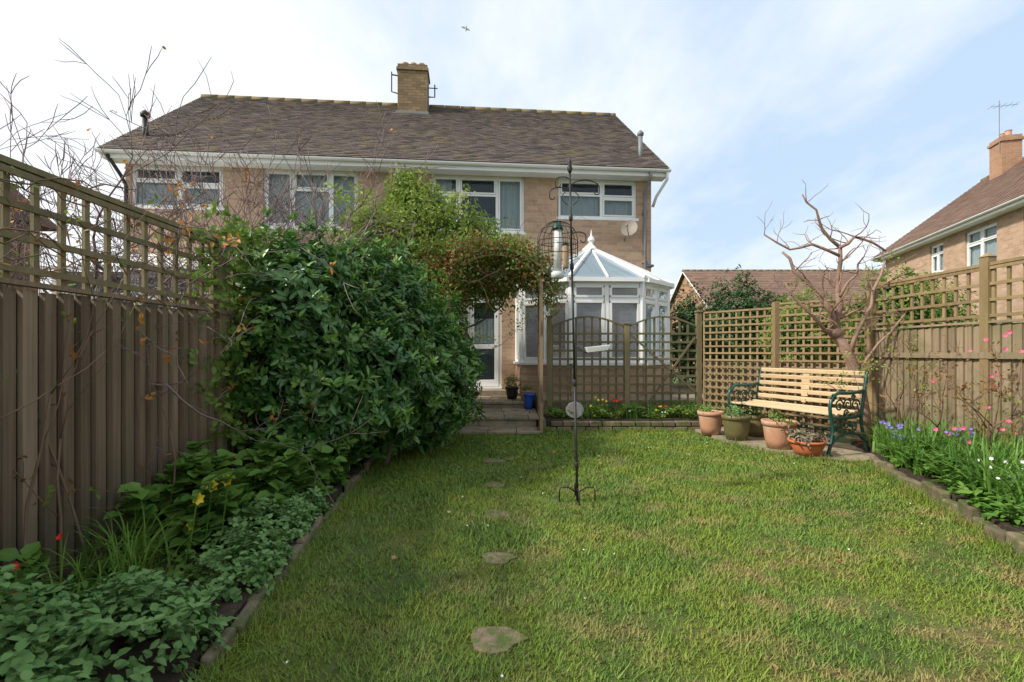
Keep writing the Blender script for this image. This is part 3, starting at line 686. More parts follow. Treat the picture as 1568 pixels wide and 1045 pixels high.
def hook(s,zb,rr,drop,dy_=0):
    pts=[PT(0,zb)]
    for k in range(13):
        t=math.pi*(1-k/12); pts.append(PT(s*(rr+rr*math.cos(t)*1.0),zb+drop+rr*.55*math.sin(t),dy_*k/12))
    c=pts[-1]
    for k in range(1,7):
        t=math.pi*k/6; pts.append(c+Vector((s*-.022*(1-math.cos(t)),0,-.03-.022*math.sin(t))))
    mb.tube(pts,.0048,6)
hook(-1,2.38,.085,.12); hook(1,2.38,.12,.16); hook(1,2.05,.06,.1); hook(-1,2.3,.06,.3)
for s in(-1,1):
    pts=[PT(s*(.02+.05*math.sin(k*.5)),2.4+.02*k) for k in range(9)]; mb.tube(pts,.004,5)
mb.tube([PT(0,1.26),PT(.09,1.2),PT(.14,1.2)],.006,6)
mb.obj('pole',BLACK,BF,True)
mb=MB(); c=Vector((px(2.4)-.105,4.05,0)); rr=.165
mb.tube([(c.x,c.y,2.48),(c.x,c.y,2.27)],.003,5)
for k in range(16):
    t=k*math.pi/8; pts=[]
    for j in range(8):
        f=j/7*math.pi/2; pts.append((c.x+rr*math.sin(f)*math.cos(t),c.y+rr*math.sin(f)*math.sin(t),2.1+.17*math.cos(f)))
    pts.append((c.x+rr*math.cos(t),c.y+rr*math.sin(t),1.99)); mb.tube(pts,.0022,4)
for z,q in((1.99,rr),(2.06,rr),(2.1,rr),(2.2,rr*.81)):
    mb.tube([(c.x+q*math.cos(t*.3142),c.y+q*math.sin(t*.3142),z) for t in range(21)],.003,4)
mb.obj('cage',BLACK,BF)
mb=MB(); mb.lathe([(.032,1.86),(.032,2.2)],(c.x,c.y,0),16,0); mb.lathe([(.045,2.2),(.045,2.215),(.03,2.25),(.005,2.27)],(c.x,c.y,0),16,1)
mb.lathe([(.03,1.80),(.05,1.81),(.055,1.85),(.033,1.86)],(c.x,c.y,0),16,0)
for z in(1.95,2.08): mb.tube([(c.x-.06,c.y,z),(c.x+.06,c.y,z)],.004,5,1)
c2=(px(1.9)-.055,4.02,0); mb.lathe([(.022,1.88),(.026,1.9),(.026,2.05),(.02,2.07)],c2,12,2); mb.lathe([(.03,2.07),(.005,2.1)],c2,12,1); mb.tube([(c2[0],c2[1],2.1),(c2[0],c2[1],2.17)],.002,4,1)
mb.obj('seed_feeder',[M('feeder_tube',(.5,.55,.55),(.7,.7,.64),20,.2,c3=(.4,.32,.2),c3s=12),M('dark_green_plastic',(.01,.06,.035),(.02,.08,.05),5,.4),M('peanuts',(.3,.2,.11),(.42,.3,.19),40,.7)],BF,True)
mb=MB(); c=PT(.17,1.2); mb.prim([c+Vector(q) for q in[(-.06,-.05,0),(.1,-.05,.02),(.1,.05,.02),(-.06,.05,0),(-.075,-.06,.04),(.115,-.06,.06),(.115,.06,.06),(-.075,.06,.04)]],[(0,3,2,1),(0,1,5,4),(1,2,6,5),(2,3,7,6),(3,0,4,7)])
o=mb.obj('bird_tray',WHITE,BF); sm=o.modifiers.new('s','SOLIDIFY'); sm.thickness=.004
# ---------------------------------------------------------------- bench
BN=empty('garden_bench',(3.335,6.3,.03),math.radians(-69.3)); BN.scale=(1,1,1.08)
ms=MB()
for k in range(5):
    y_=.02+k*.095; z=.42-.012*math.sin(k*.8)+.004*k; ms.box(-.735,.735,y_,y_+.062,z,z+.022)
prof=[(.515,.52),(.53,.605),(.548,.69),(.566,.775),(.585,.855)]
for (y_,z) in prof: ms.beam((-.735,y_,z),(.735,y_,z),.022,.05,up=(0,-.2,1))
ms.obj('slats',SLAT,BN,bevel=.006)
mi_=MB()
def curve(pts,x,r,n=6): mi_.tube([(x,a,b) for a,b in pts],r,n)
def scroll(x,cy_,cz,r0,turns,st,sg=1,rr=.009):
    pts=[]; n=int(turns*14)
    for k in range(n+1):
        q=r0*(1-.75*k/n); t=st+sg*6.283*turns*k/n; pts.append((cy_+q*math.cos(t),cz+q*math.sin(t)))
    curve(pts,x,rr,5)
for x in(-.75,.75):
    curve([(-.04,0),(-.045,.03),(.0,.14),(.03,.25),(.02,.34),(-.01,.42),(-.02,.5),(.0,.58),(.04,.63),(.12,.655),(.26,.65),(.4,.655),(.53,.67)],x,.019)
    curve([(.6,0),(.6,.03),(.55,.15),(.5,.28),(.49,.4),(.515,.52),(.55,.68),(.59,.84),(.6,.88)],x,.019)
    curve([(-.01,.405),(.12,.385),(.3,.39),(.49,.405)],x,.018)
    curve([(.0,.12),(.12,.2),(.28,.23),(.44,.2),(.56,.12)],x,.013)
    scroll(x,.03,.6,.05,1.3,0,1); scroll(x,.12,.29,.055,1.4,0,1); scroll(x,.37,.29,.055,1.4,3.14,-1); scroll(x,.245,.32,.05,1.2,1.5,1)
    scroll(x,.13,.52,.07,1.4,0,1); scroll(x,.27,.53,.065,1.4,3.1,-1); scroll(x,.4,.52,.07,1.4,0,1); scroll(x,.24,.44,.04,1.2,0,1); scroll(x,.36,.6,.035,1.2,0,1)
    for yy in(-.04,.6): mi_.box(x-.025,x+.025,yy-.035,yy+.035,0,.012)
mi_.tube([(-.75,.25,.25),(.75,.25,.25)],.008,6)
mi_.obj('cast_iron_ends',IRON,BN,True)
mb=MB(); # central motif
for k,(dz,w) in enumerate([(.475,.03),(.55,.045),(.63,.06),(.7,.06),(.77,.045)]): mb.beam((-w,.50+.2*(dz-.475),dz+.03),(w,.50+.2*(dz-.475),dz+.03),.012,.05,up=(0,-.2,1))
mb.obj('back_motif',SLAT,BN,bevel=.004)
# ---------------------------------------------------------------- pots
def pot(x,y_,r,h,mat,plant=None,z=.03,bowl=False):
    e=empty('plant_pot',(x,y_,z)); mb=MB()
    b=.68 if not bowl else .6
    mb.lathe([(r*b,0),(r*(b+.12),h*.3),(r*.92,h*.8),(r*.92,h*.82),(r,h*.83),(r*1.02,h),(r*.9,h),(r*.86,h*.86),(.01,h*.86)],(0,0,0),26,0)
    mb.lathe([(r*.85,h*.85),(r*.5,h*.9),(.01,h*.92)],(0,0,0),18,1)
    mb.obj('pot',[mat,SOIL],e,True)
    if plant:
        mat2,hh,n=plant; g=np.random.default_rng(int(x*100)); q=g.normal(size=(n,3))*[r*.45,r*.45,hh*.3]+[0,0,h+hh*.4]
        rosettes('plant',q,nrm(q-np.array([0,0,h])),6,.05,.025,mat2,e)
    return e
pot(2.85,7.12,.18,.33,TERRA,(L_LG,.1,20)); pot(3.02,6.68,.19,.33,GLAZE,(L_GY,.12,30)); pot(3.4,6.95,.15,.3,GLAZE,(L_DK,.1,20))
pot(3.27,6.08,.195,.34,TERRA,(L_LG,.06,14)); pot(3.38,5.68,.2,.17,TERRAO,(M('sedum',(.16,.12,.08),(.25,.22,.14),5,.8),.08,70),bowl=True)
pot(-.0,9.6,.13,.24,BLACK,(L_MD,.2,40),z=.3)
pot(.3,8.85,.1,.28,M('blue_glaze',(.02,.08,.4),(.03,.12,.5),5,.3),None,z=.19)
pot(.26,9.2,.12,.2,TERRA,(L_LG,.1,20),z=.3)
mb=MB()  # round plaque ornament
mb.prim([(.98+.14*math.cos(t*.2618),7.78-yy,.30+.13*math.sin(t*.2618)) for yy in(0,.04) for t in range(24)],[tuple(range(23,-1,-1)),tuple(range(24,48))]+[(t,(t+1)%24,(t+1)%24+24,t+24) for t in range(24)])
mb.obj('stone_plaque',M('pale_stone',(.35,.34,.33),(.5,.48,.46),25,.8,bmp=.5),bevel=.01)
# ---------------------------------------------------------------- vegetation
SH=empty('evergreen_shrub')
ells=[(-1.95,4.75,1.33,.55,.85,.92),(-1.7,5.7,1.3,.8,1.0,.98),(-1.2,6.7,1.0,.62,.95,.95),(-1.45,5.0,.8,.62,.62,.6),(-2.1,5.3,1.62,.5,.9,.66),(-1.05,5.9,.8,.58,.7,.62),(-1.75,4.5,.7,.4,.5,.5)]
P_,Q_=blob_clumps(ells,8400,.74,1.06,.14,21,.12); k=(P_[:,0]>-2.2)|(P_[:,2]>1.7); P_=P_[k];Q_=Q_[k]
rosettes('leaves',P_,Q_,7,.1,.043,L_DK,SH,.35,.45,.02,5,.25)
P_,Q_=blob_clumps(ells,1500,1.04,1.17,.16,22,.4); k=(P_[:,0]>-2.2)|(P_[:,2]>1.7)
rosettes('new_shoots',P_[k],Q_[k],7,.09,.036,M('leaf_fresh',(.09,.2,.03),(.2,.35,.065),1.5,.38,rw=.7,trans=.25,spec=.55),SH,.8,.35,.015,6,.15,axial=.9)
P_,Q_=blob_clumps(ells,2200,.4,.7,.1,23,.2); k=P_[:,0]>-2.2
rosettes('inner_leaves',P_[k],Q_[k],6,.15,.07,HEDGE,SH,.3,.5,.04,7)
mb=MB(); rg=random.Random(3)
for k in range(9): grow(mb,Vector((-1.6+rg.uniform(-.2,.3),5.5+rg.uniform(-.8,1.2),.05)),Vector((rg.gauss(0,.5),rg.gauss(0,.5),1)),.8,.03,0,2,rg,.2,.05)
mb.obj('stems',BARK,SH,True)
V1=empty('ivy_climber')
g=np.random.default_rng(31); n=420; q=np.stack([g.normal(-2.2,.07,n),g.normal(4.0,.22,n),g.uniform(.5,2.25,n)],1)
rosettes('leaves',q,np.tile([[1.,-.6,.1]],(n,1)),5,.055,.04,L_MD,V1,.2,.6,.03,8)
def bare_tree(name,base,stems,L,r,maxl,seed,mat=BARK,wander=.3,up=.08,nch=(2,3),sp=.55,leaves=None,shr=.72,dirs=None,rmin=None,hmax=None):
    e=empty(name,base); rg=random.Random(seed); tips=[]
    mb=MB()
    for k in range(stems):
        d=Vector(dirs[k]) if dirs else Vector((rg.gauss(0,.45),rg.gauss(0,.35),1))
        grow(mb,Vector((rg.uniform(-.1,.1),rg.uniform(-.1,.1),-.05)),d.normalized(),L*rg.uniform(.85,1.1),r,0,maxl,rg,wander,up,nch,0,tips,sp,shr,rmin)
    if hmax:  # scale the crown so that the tree has its real height
        zt=max(v[2] for v in mb.v); s=hmax/zt
        mb.v=[(v[0]*(.5+.5*s),v[1]*(.5+.5*s),v[2]*s if v[2]>0 else v[2]) for v in mb.v]
        tips=[(Vector((t[0].x*(.5+.5*s),t[0].y*(.5+.5*s),t[0].z*s)),t[1]) for t in tips]
    mb.obj('trunk_and_branches',mat,e,True)
    if leaves:
        m2,frac,ll,per=leaves; g=np.random.default_rng(seed); tt=[t for t in tips if rg.random()<frac]
        if tt:
            q=np.array([list(t[0]) for t in tt]); d=np.array([list(t[1]) for t in tt])
            rosettes('leaves',q,d,per,ll,ll*.55,m2,e,.1,.5,.02,seed)
    return e
bare_tree('bare_tree',(-3.25,6.8,0),5,1.75,.05,5,12,wander=.3,up=.08,nch=(3,3),sp=.52,shr=.72,dirs=[(-.5,-.1,1),(.05,.1,1),(.42,0,1),(-.2,-.2,1),(.2,.2,1)],leaves=(L_OR,.006,.05,2),rmin=.0042,hmax=4.65)
bare_tree('bare_tree',(-4.9,6.3,0),6,1.75,.05,5,19,wander=.32,up=.07,nch=(3,3),sp=.52,shr=.72,dirs=[(-.5,-.1,1),(.3,.1,1),(-.1,-.4,1),(-.8,0,.9),(.1,.2,1),(.6,0,1)],leaves=(L_OR,.01,.05,2),rmin=.0042,hmax=4.5)
bare_tree('bare_tree',(-3.3,3.5,0),4,1.1,.028,5,44,wander=.4,up=0,nch=(2,3),sp=.7,shr=.72,dirs=[(-.6,-.1,1),(-.2,.4,1),(.1,-.3,1),(-.3,.8,.9)],leaves=(L_OR,.1,.045,3),rmin=.0024,hmax=2.75)
bare_tree('bare_tree',(13.5,27,0),3,2.6,.07,4,77,wander=.35,up=.1,nch=(3,4),rmin=.01)
GT=empty('climbing_shrub',(-1.25,8.4,0)); mb=MB(); rg=random.Random(10); tips=[]
for d in[(-.6,0,1),(-.25,0,1),(.2,0,1),(.5,-.1,1),(.0,.2,1),(-.4,.1,1)]: grow(mb,Vector((rg.uniform(-.2,.2),0,.3)),Vector(d).normalized(),1.55,.045,0,4,rg,.3,.1,(2,3),0,tips,.5,.7)
mb.obj('stems',BARK,GT,True)
q=np.array([list(t[0]) for t in tips]);d=np.array([list(t[1]) for t in tips]); kk=(q[:,2]>1.4)&(q[:,2]<4.3)
rosettes('leaves',q[kk],d[kk],7,.085,.038,L_YG,GT,.3,.7,.06,4)
ells2=[(-.75,-.1,2.85,.85,.5,.7),(.1,-.2,2.75,.8,.5,.7),(.8,-.25,2.5,.72,.45,.55),(-.35,-.1,3.45,.5,.4,.5),(-.5,-.2,2.1,.95,.5,.75),(.45,-.1,3.1,.5,.4,.38),(-1.0,-.1,3.2,.42,.4,.42),(-.55,-.1,3.9,.22,.25,.28),(1.2,-.25,2.7,.33,.3,.3)]
P_,Q_=blob_clumps(ells2,6200,.45,1.18,.24,41)
rosettes('outer_leaves',P_,Q_,6,.085,.038,[L_MD,L_YG],GT,.4,.7,.05,9,mi=(G.random(len(P_))<.6).astype(int))
VR=empty('rambling_rose',(-.25,7.5,0))
ells3=[(-.75,-.1,2.35,.45,.38,.34),(-.15,-.05,2.76,.68,.38,.15),(.55,-.05,2.5,.34,.34,.26),(-1.1,-.1,1.95,.45,.35,.42),(.15,.1,2.32,.45,.25,.14),(-.5,-.12,2.65,.42,.34,.2),(.78,.1,2.15,.2,.25,.3)]
P_,Q_=blob_clumps(ells3,2500,.4,1.2,.22,51); rosettes('leaves',P_,Q_,5,.055,.03,[L_MD,L_RU],VR,.1,.8,.05,11,mi=(G.random(len(P_))<.38).astype(int))
mb=MB(); rg=random.Random(5)
for k in range(24): grow(mb,Vector((rg.uniform(-1.,.7),rg.uniform(-.2,.2),rg.uniform(2.2,2.75))),Vector((rg.gauss(0,1),rg.gauss(0,.3),rg.gauss(.3,.5))).normalized(),.55,.008,1,3,rg,.5,-.02)
for x in(.68,.66): mb.tube([(x+.02*math.sin(k),-.2+.03*math.cos(k*1.3),.1+k*.2) for k in range(12)],.008,5)
mb.obj('stems',STEM,VR,True)
# fruit tree
FT=empty('fruit_tree',(4.36,6.12,0)); mb=MB(); rg=random.Random(8)
c=[(0,0,0),(-.03,0,.45),(-.1,0,.9),(-.2,0,1.15),(-.36,0,1.42)]
mb.tube(c,[.09,.075,.066,.062,.058],9)
mb.lathe([(.05,-.06),(.08,-.02),(.075,.03),(.03,.07)],(-.37,0,1.44),10)
def limb(pts,r0,r1,tw=6,tl=.32):
    n=len(pts); P2=[Vector(p) for p in pts]; out=[]
    for i in range(n-1):
        for t in(0,.5): 
            out.append(P2[i].lerp(P2[i+1],t)+Vector((rg.gauss(0,.012),rg.gauss(0,.012),rg.gauss(0,.012))))
    out.append(P2[-1]); m=len(out); rad=[(r0+(r1-r0)*i/(m-1))*rg.uniform(.95,1.15) for i in range(m)]
    mb.tube(out,rad,7)
    for k in range(int(tw*1.2)):
        i=rg.randint(1,m-1); d=Vector((rg.gauss(0,.8),rg.gauss(0,.6),rg.gauss(.5,.4))).normalized()
        grow(mb,out[i],d,tl*rg.uniform(.5,1.2),rad[i]*.42,2,3,rg,.35,.05,(1,3),0,None,.7,.6,.0028)
limb([(-.37,0,1.44),(-.5,-.1,1.7),(-.62,-.05,1.95),(-.85,0,2.2),(-1.0,.05,2.45)],.042,.013,9)
limb([(-.37,0,1.44),(-.3,.05,1.8),(-.26,.1,2.15),(-.28,.05,2.5)],.045,.02,9)
limb([(-.28,.05,2.5),(-.5,.05,2.75),(-.62,0,2.95),(-.78,0,3.15)],.022,.008,5,.22)
limb([(-.28,.05,2.5),(-.15,0,2.62),(.1,0,2.55),(.25,0,2.45)],.02,.01,6)
limb([(-.28,.05,2.4),(-.6,.1,2.55),(-.85,.15,2.5),(-1.15,.2,2.7)],.02,.009,8)
limb([(-.2,0,1.15),(-.1,-.1,1.6),(.05,-.1,1.95),(.2,-.05,2.3)],.03,.012,8)
limb([(-.37,0,1.44),(-.65,-.1,1.55),(-.9,-.15,1.8),(-1.05,-.1,2.05)],.026,.009,7)
limb([(-.1,0,.9),(.05,-.15,1.3),(.3,-.2,1.65),(.45,-.2,1.8)],.02,.008,7)
limb([(-.3,0,1.9),(-.05,.1,2.2),(.05,.1,2.4)],.018,.008,6)
mb.obj('trunk_and_branches',BARKR,FT,True)
bs=bare_tree('rose_bush',(4.5,5.75,.1),7,.75,.012,3,63,mat=STEM,wander=.3,up=.08,nch=(2,3),leaves=(L_YG,.5,.035,3),rmin=.0025)
bs=bare_tree('rose_bush',(4.3,4.55,.1),7,.65,.012,3,66,mat=STEM,wander=.3,up=.06,nch=(2,3),leaves=(L_RU,.35,.04,3))
g=np.random.default_rng(9); n=20
flowers('blossom',np.stack([g.normal(.12,.25,n),g.normal(-.1,.3,n),g.uniform(.6,1.45,n)],1),.022,F_P,bs,(-.6,-.8,.3))
bs=bare_tree('rose_bush',(4.45,3.9,.1),5,.65,.012,3,67,mat=STEM,leaves=(L_YG,.4,.04,3))
n=10; flowers('blossom',np.stack([g.normal(0,.25,n),g.normal(0,.3,n),g.uniform(.5,1.3,n)],1),.022,F_P,bs,(-.6,-.8,.3))
def shrub(name,ells,n,per,L,W,mats,seed,mi=False,lo=.75,core=True):
    e=empty(name); P_,Q_=blob_clumps(ells,n,lo,1.06,.14,seed)
    rosettes('leaves',P_,Q_,per,L,W,mats,e,.4,.5,.03,seed,mi=(G.random(len(P_))<.4).astype(int) if mi else None)
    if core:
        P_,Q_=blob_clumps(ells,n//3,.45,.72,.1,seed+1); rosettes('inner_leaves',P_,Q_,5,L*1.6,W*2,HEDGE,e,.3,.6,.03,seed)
    return e
shrub('hedge',[(4.75,10.4,1.5,.75,.5,1.3),(5.5,10.8,1.3,.7,.5,1.1)],1700,6,.07,.035,HEDGE,61)
shrub('hedge',[(4.05,11.3,1.5,.5,.5,1.05),(4.6,12.5,1.5,.9,.6,1.25)],1100,6,.07,.035,HEDGE,65)
shrub('garden_shrub',[(5.55,7.2,1.6,.6,.5,.85),(6.4,7.6,1.5,.6,.5,.8)],1300,6,.06,.03,[L_YG,L_MD],70,True)
shrub('garden_shrub',[(5.6,9.2,1.4,.9,.5,.95),(4.9,8.7,1.2,.5,.4,.85)],1400,6,.06,.03,[L_YG,L_MD],72,True)
shrub('hedge',[(8.5,14,1.3,2.2,.6,1.3),(12,16,1.2,2.5,.7,1.3),(6.3,13.5,1.3,1.2,.6,1.35)],3000,5,.12,.07,HEDGE,74)
shrub('hedge',[(-5,12.0,1,1.2,.5,1),(-6.5,4.6,1.0,1.2,.8,.9),(-4.2,5.2,.9,.9,1.0,.8)],2000,5,.1,.05,L_MD,78)
# left bed plants
def cover(name,poly,n,h,per,L,W,mats,seed,z=.07,mi=False,axial=.4,upb=1.2):
    g=np.random.default_rng(seed); xs=[p[0] for p in poly];ys=[p[1] for p in poly]
    x=g.uniform(min(xs),max(xs),n*3);y=g.uniform(min(ys),max(ys),n*3);k=inpoly(x,y,poly);x=x[k][:n];y=y[k][:n]
    zz=z+h*(.55+.45*np.sin(x*9+1.2*y)*np.sin(y*8+x))*g.uniform(.35,1.05,len(x))
    P_=np.stack([x,y,zz],1); Q_=np.stack([g.normal(0,.35,len(x)),g.normal(-.15,.35,len(x)),np.ones(len(x))],1)
    return rosettes(name,P_,Q_,per,L,W,mats,None,upb,.35,.02,seed,axial=axial,mi=(g.random(len(x))<.4).astype(int) if mi else None)
def mound(name,ells,n,per,L,W,mats,seed):
    P_,Q_=blob_clumps(ells,n,.7,1.08,.16,seed,.06); return rosettes(name,P_,Q_,per,L,W,mats,None,.9,.35,.015,seed)
mound('catmint_plant',[(-1.36,1.75,.12,.26,.36,.24),(-1.64,1.55,.12,.3,.34,.3),(-1.4,1.25,.1,.27,.3,.24),(-1.62,2.0,.08,.22,.25,.18)],1400,8,.04,.026,L_GY,81)
mound('ground_cover_plant',[(-1.36,2.55,.06,.17,.3,.17),(-1.52,3.0,.06,.22,.4,.2),(-1.5,3.5,.05,.16,.32,.17)],1000,8,.036,.026,L_GY,82)
cover('hollyhock_plant',[(-2.15,2.75),(-1.65,2.75),(-1.5,3.9),(-1.6,4.5),(-2.15,4.4)],420,.52,5,.11,.10,L_LG,83,axial=.35)
cover('hollyhock_plant',[(-1.75,3.5),(-1.42,3.6),(-1.5,4.9),(-1.8,4.8)],170,.32,5,.09,.075,L_LG,88,axial=.35)
cover('mallow_plant',[(-2.2,1.0),(-1.78,1.0),(-1.78,2.1),(-2.2,2.2)],240,.36,5,.08,.07,L_LG,84)
cover('ground_cover_plant',[(-2.2,.2),(-1.1,.2),(-1.15,.95),(-2.2,1.0)],300,.2,6,.07,.05,L_LG,86)
cover('low_weeds',[(-2.2,1.9),(-1.2,1.9),(-1.35,4.0),(-2.2,4.0)],260,.08,5,.05,.035,L_LG,87)
def straps(name,cs,per,H,lean,W,mat,seed,parent=None,sp=.04,z=.1):
    g=np.random.default_rng(seed); cs=np.array(cs,float); n=len(cs)*per
    B=np.repeat(cs,per,0)+np.concatenate([g.normal(size=(n,2))*sp,np.zeros((n,1))],1)
    a=g.random(n)*6.283; D=np.stack([np.cos(a),np.sin(a),0*a],1)
    return strap_obj(name,B,D,H*g.uniform(.6,1.15,n),lean*g.uniform(.2,1.6,n),W*g.uniform(.7,1.2,n),mat,parent,5)
D1=empty('daffodil_clump')
cs=[(-1.95,2.35,.07),(-1.85,2.5,.07),(-2.0,2.6,.07),(-1.78,2.3,.07),(-1.9,2.15,.07),(-1.7,2.2,.07)]
straps('leaves',cs,28,.42,.75,.015,L_IRD,90,D1)
fp=[(-1.66,2.75,.46),(-1.60,2.8,.48),(-1.64,2.55,.32),(-1.70,2.68,.41)]
flowers('petals',fp,.038,F_Y,D1,(.2,-1,.3)); mb=MB()
for p in fp: mb.tube([(p[0]-.05,p[1],.07),(p[0]-.03,p[1]+.01,p[2]*.6),p],.004,5); mb.lathe([(.008,0),(.011,.02),(.016,.035)],(p[0],p[1]-.02,p[2]-.01),8)
mb.obj('stalks',L_IR,D1)
RF=empty('red_tulips'); fp=[(-1.95,1.95,.36),(-2.0,2.2,.38),(-1.9,1.75,.3),(-1.85,1.85,.3)]
flowers('petals',fp,.02,F_R,RF,(.1,-.6,.8)); mb=MB()
for p in fp: mb.tube([(p[0],p[1],.07),p],.003,5)
mb.obj('stalks',L_IR,RF)
RS=empty('climbing_rose'); mb=MB(); rg=random.Random(55); tips=[]
for (x,y_,l,u) in[(-2.12,1.85,.9,.05),(-2.1,2.1,1.0,.12),(-2.05,2.0,.7,.1),(-2.15,2.5,.8,.1),(-2.15,1.4,.8,.1),(-2.1,2.3,.75,.14),(-2.15,3.0,.7,.12)]:
    grow(mb,Vector((x,y_,.05)),Vector((rg.uniform(0,.25),rg.gauss(0,.25),1)).normalized(),l,.008,1,3,rg,.35,u,(2,2),0,tips,.5,.75)
for k in range(18):
    y0_=rg.uniform(1.2,3.8); z=rg.uniform(1.5,2.0); pts=[Vector((-2.2,y0_,z))]
    for j in range(8): pts.append(pts[-1]+Vector((rg.gauss(0,.015),rg.uniform(.02,.14),rg.gauss(0,.05))))
    mb.tube(pts,.004,4); tips+= [(p,Vector((1,0,.3))) for p in pts[::2]]
mb.obj('stems',STEM,RS,True)
tt=[t for t in tips if rg.random()<.35]; q=np.array([list(t[0]) for t in tt]);d=np.array([list(t[1]) for t in tt])
rosettes('leaves',q,d,3,.035,.022,[L_RU,L_MD],RS,.1,.6,.02,12,mi=(G.random(len(q))<.5).astype(int))
# right bed
IR=empty('iris_clump')
g=np.random.default_rng(95)
poly=[(3.2,2.9),(3.72,4.6),(3.92,5.3),(4.5,5.9),(4.6,3.0)]
x=g.uniform(3.2,4.6,360);y=g.uniform(2.8,6,360);k=inpoly(x,y,poly);x=x[k];y=y[k]
straps('leaves',np.stack([x,y,x*0+.1],1)[:130],20,.5,.65,.026,L_IR,96,IR,.05)
cover('primula_plant',[(2.68,2.0),(3.0,2.8),(3.6,4.5),(3.86,5.2),(4.5,5.3),(4.4,3.0),(3.9,2.0)],1000,.24,6,.085,.04,L_IR,97,z=.1,axial=.5)
def fl(name,n,cx,cy,sx,sy,z0,z1,s,mat,seed):
    g=np.random.default_rng(seed); P_=np.stack([g.normal(cx,sx,n),g.normal(cy,sy,n),g.uniform(z0,z1,n)],1)
    e=empty(name); flowers('petals',P_,s,mat,e,(-.5,-1,.7),seed=seed); mb=MB()
    for p in P_: mb.tube([(p[0]+.02,p[1]+.02,.1),(p[0],p[1]+.005,p[2])],.0025,4)
    mb.obj('stalks',L_IR,e)
fl('bluebell_flowers',22,3.85,5.0,.07,.1,.34,.5,.018,F_B,1); fl('bluebell_flowers',10,4.15,4.6,.08,.1,.38,.5,.018,F_B,2)
fl('pink_flowers',6,4.0,4.5,.07,.08,.42,.56,.024,F_P,3); fl('pink_flowers',7,4.05,3.95,.12,.15,.4,.65,.022,F_P,4)
fl('white_flowers',18,3.72,3.75,.15,.2,.32,.42,.017,F_W,5); fl('white_flowers',10,3.5,3.4,.1,.1,.28,.38,.014,F_W,6)
fl('red_flowers',6,3.95,3.65,.1,.1,.35,.45,.022,F_R,7)
# back bed
cover('border_plants',[(.55,7.72),(3.0,7.75),(3.0,8.15),(.55,8.15)],340,.2,6,.06,.03,[L_LG,L_YG],101,z=.17,mi=True)
BI=empty('daffodil_clump'); g=np.random.default_rng(102)
straps('leaves',np.stack([g.uniform(.7,2.9,34),g.uniform(7.78,8.1,34),np.full(34,.16)],1),14,.32,.4,.014,L_IR,103,BI,.04)
fl('red_tulips',5,1.75,7.9,.07,.05,.42,.5,.03,F_R,8); fl('yellow_primroses',7,1.4,7.8,.1,.05,.3,.5,.022,F_Y,9); fl('yellow_primroses',4,2.5,7.85,.2,.05,.25,.35,.02,F_Y,10); fl('white_flowers',6,2.0,7.8,.3,.03,.25,.3,.014,F_W,11); fl('red_tulips',3,2.35,7.9,.1,.05,.3,.36,.022,F_R,12)
# gull
GU=empty('seagull',(-3.7,40,27.3),.6); mb=MB()
mb.lathe([(.01,-.25),(.05,-.15),(.08,0),(.06,.15),(.03,.22),(.005,.28)],(0,0,0),8)
for s in(-1,1): mb.prim([(s*.05,0,.12),(s*.05,0,-.08),(s*.2,.1,.0),(s*.2,.1,.14),(s*.42,.02,-.04),(s*.34,.08,.1)],[(0,1,2,3),(3,2,4,5)])
mb.obj('body',M('gull_feathers',(.3,.3,.32),(.5,.5,.5),5,.8),GU)
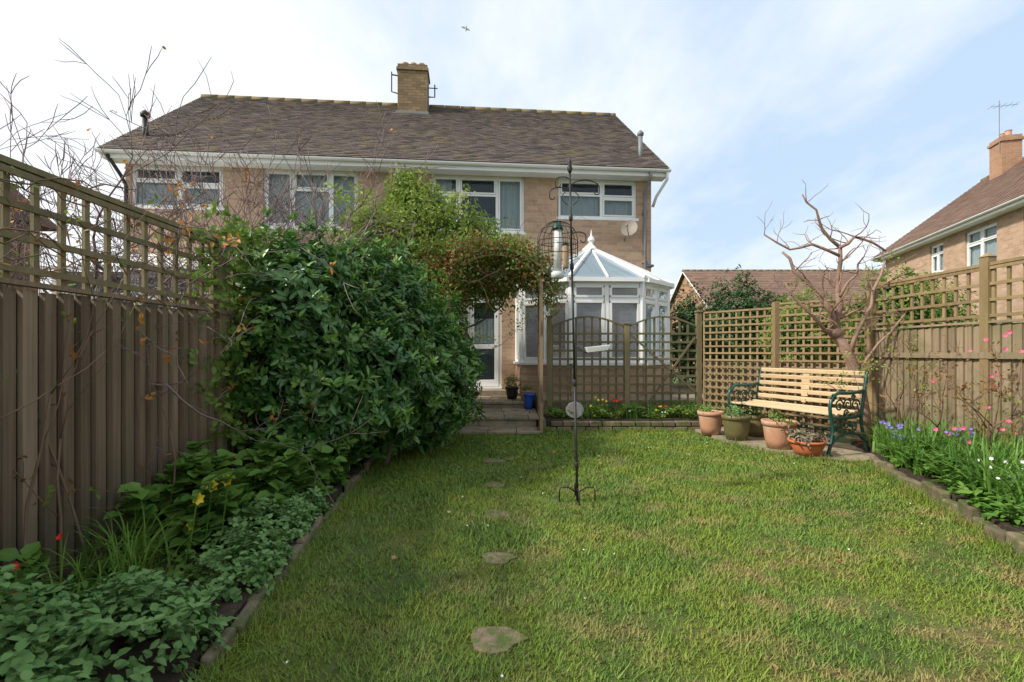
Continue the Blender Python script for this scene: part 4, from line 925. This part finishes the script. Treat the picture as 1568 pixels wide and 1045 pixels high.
# ---------------------------------------------------------------- world & light
w=bpy.data.worlds.new("World"); scene.world=w; w.use_nodes=True; nt=w.node_tree; bg=nt.nodes['Background']
sd=Vector((1,.34,-.90)).normalized()
el=math.asin(-sd.z); az=math.atan2(-sd.x,-sd.y)
sky=N(nt,'ShaderNodeTexSky',sky_type='NISHITA'); sky.sun_disc=False; sky.sun_elevation=el; sky.sun_rotation=az%(2*math.pi); sky.air_density=1.2; sky.dust_density=1.5
tc=N(nt,'ShaderNodeTexCoord').outputs['Generated']
sp=N(nt,'ShaderNodeSeparateXYZ'); nt.links.new(tc,sp.inputs[0])
zz=math_(nt,'MAXIMUM',sp.outputs[2],.0); den=math_(nt,'ADD',zz,.25)
cb=N(nt,'ShaderNodeCombineXYZ'); nt.links.new(math_(nt,'DIVIDE',sp.outputs[0],den),cb.inputs[0]); nt.links.new(math_(nt,'DIVIDE',sp.outputs[1],den),cb.inputs[1])
n1=noise(nt,1.4,(1,.6,1),7,.58,cb.outputs[0]); n2=noise(nt,.5,(1,1,1),2,.5,cb.outputs[0])
left=rng_(nt,sp.outputs[0],-.7,.4,.20,-.02)
cl=math_(nt,'ADD',math_(nt,'ADD',math_(nt,'MULTIPLY',n1,.65),math_(nt,'MULTIPLY',n2,.35)),left)
hz=rng_(nt,sp.outputs[2],.0,.25,.07,0)
cl=rng_(nt,math_(nt,'ADD',cl,hz),.43,.62)
skyb=mixc(nt,.8,sky.outputs[0],(6.0,7.7,9.8))
c=mixc(nt,cl,skyb,(9.2,9.5,9.9))
nt.links.new(c,bg.inputs[0]); bg.inputs[1].default_value=.114
sl=bpy.data.lights.new('sun','SUN'); sl.energy=5.0; sl.angle=math.radians(4); sl.color=(1,.94,.84)
so=bpy.data.objects.new('sun',sl); COL.objects.link(so); so.rotation_euler=sd.to_track_quat('-Z','Y').to_euler(); so.location=(-10,-3,12)
# ---------------------------------------------------------------- camera
cam=bpy.data.cameras.new('camera'); co=bpy.data.objects.new('camera',cam); COL.objects.link(co)
co.location=(0,0,1.2); co.rotation_euler=(math.radians(90),0,0); cam.lens=36*760/1568; cam.sensor_width=36; cam.shift_y=17.5/1568
cam.clip_start=.05; cam.clip_end=2000; scene.camera=co
scene.view_settings.view_transform='Standard'; scene.view_settings.look='None'; scene.view_settings.exposure=0
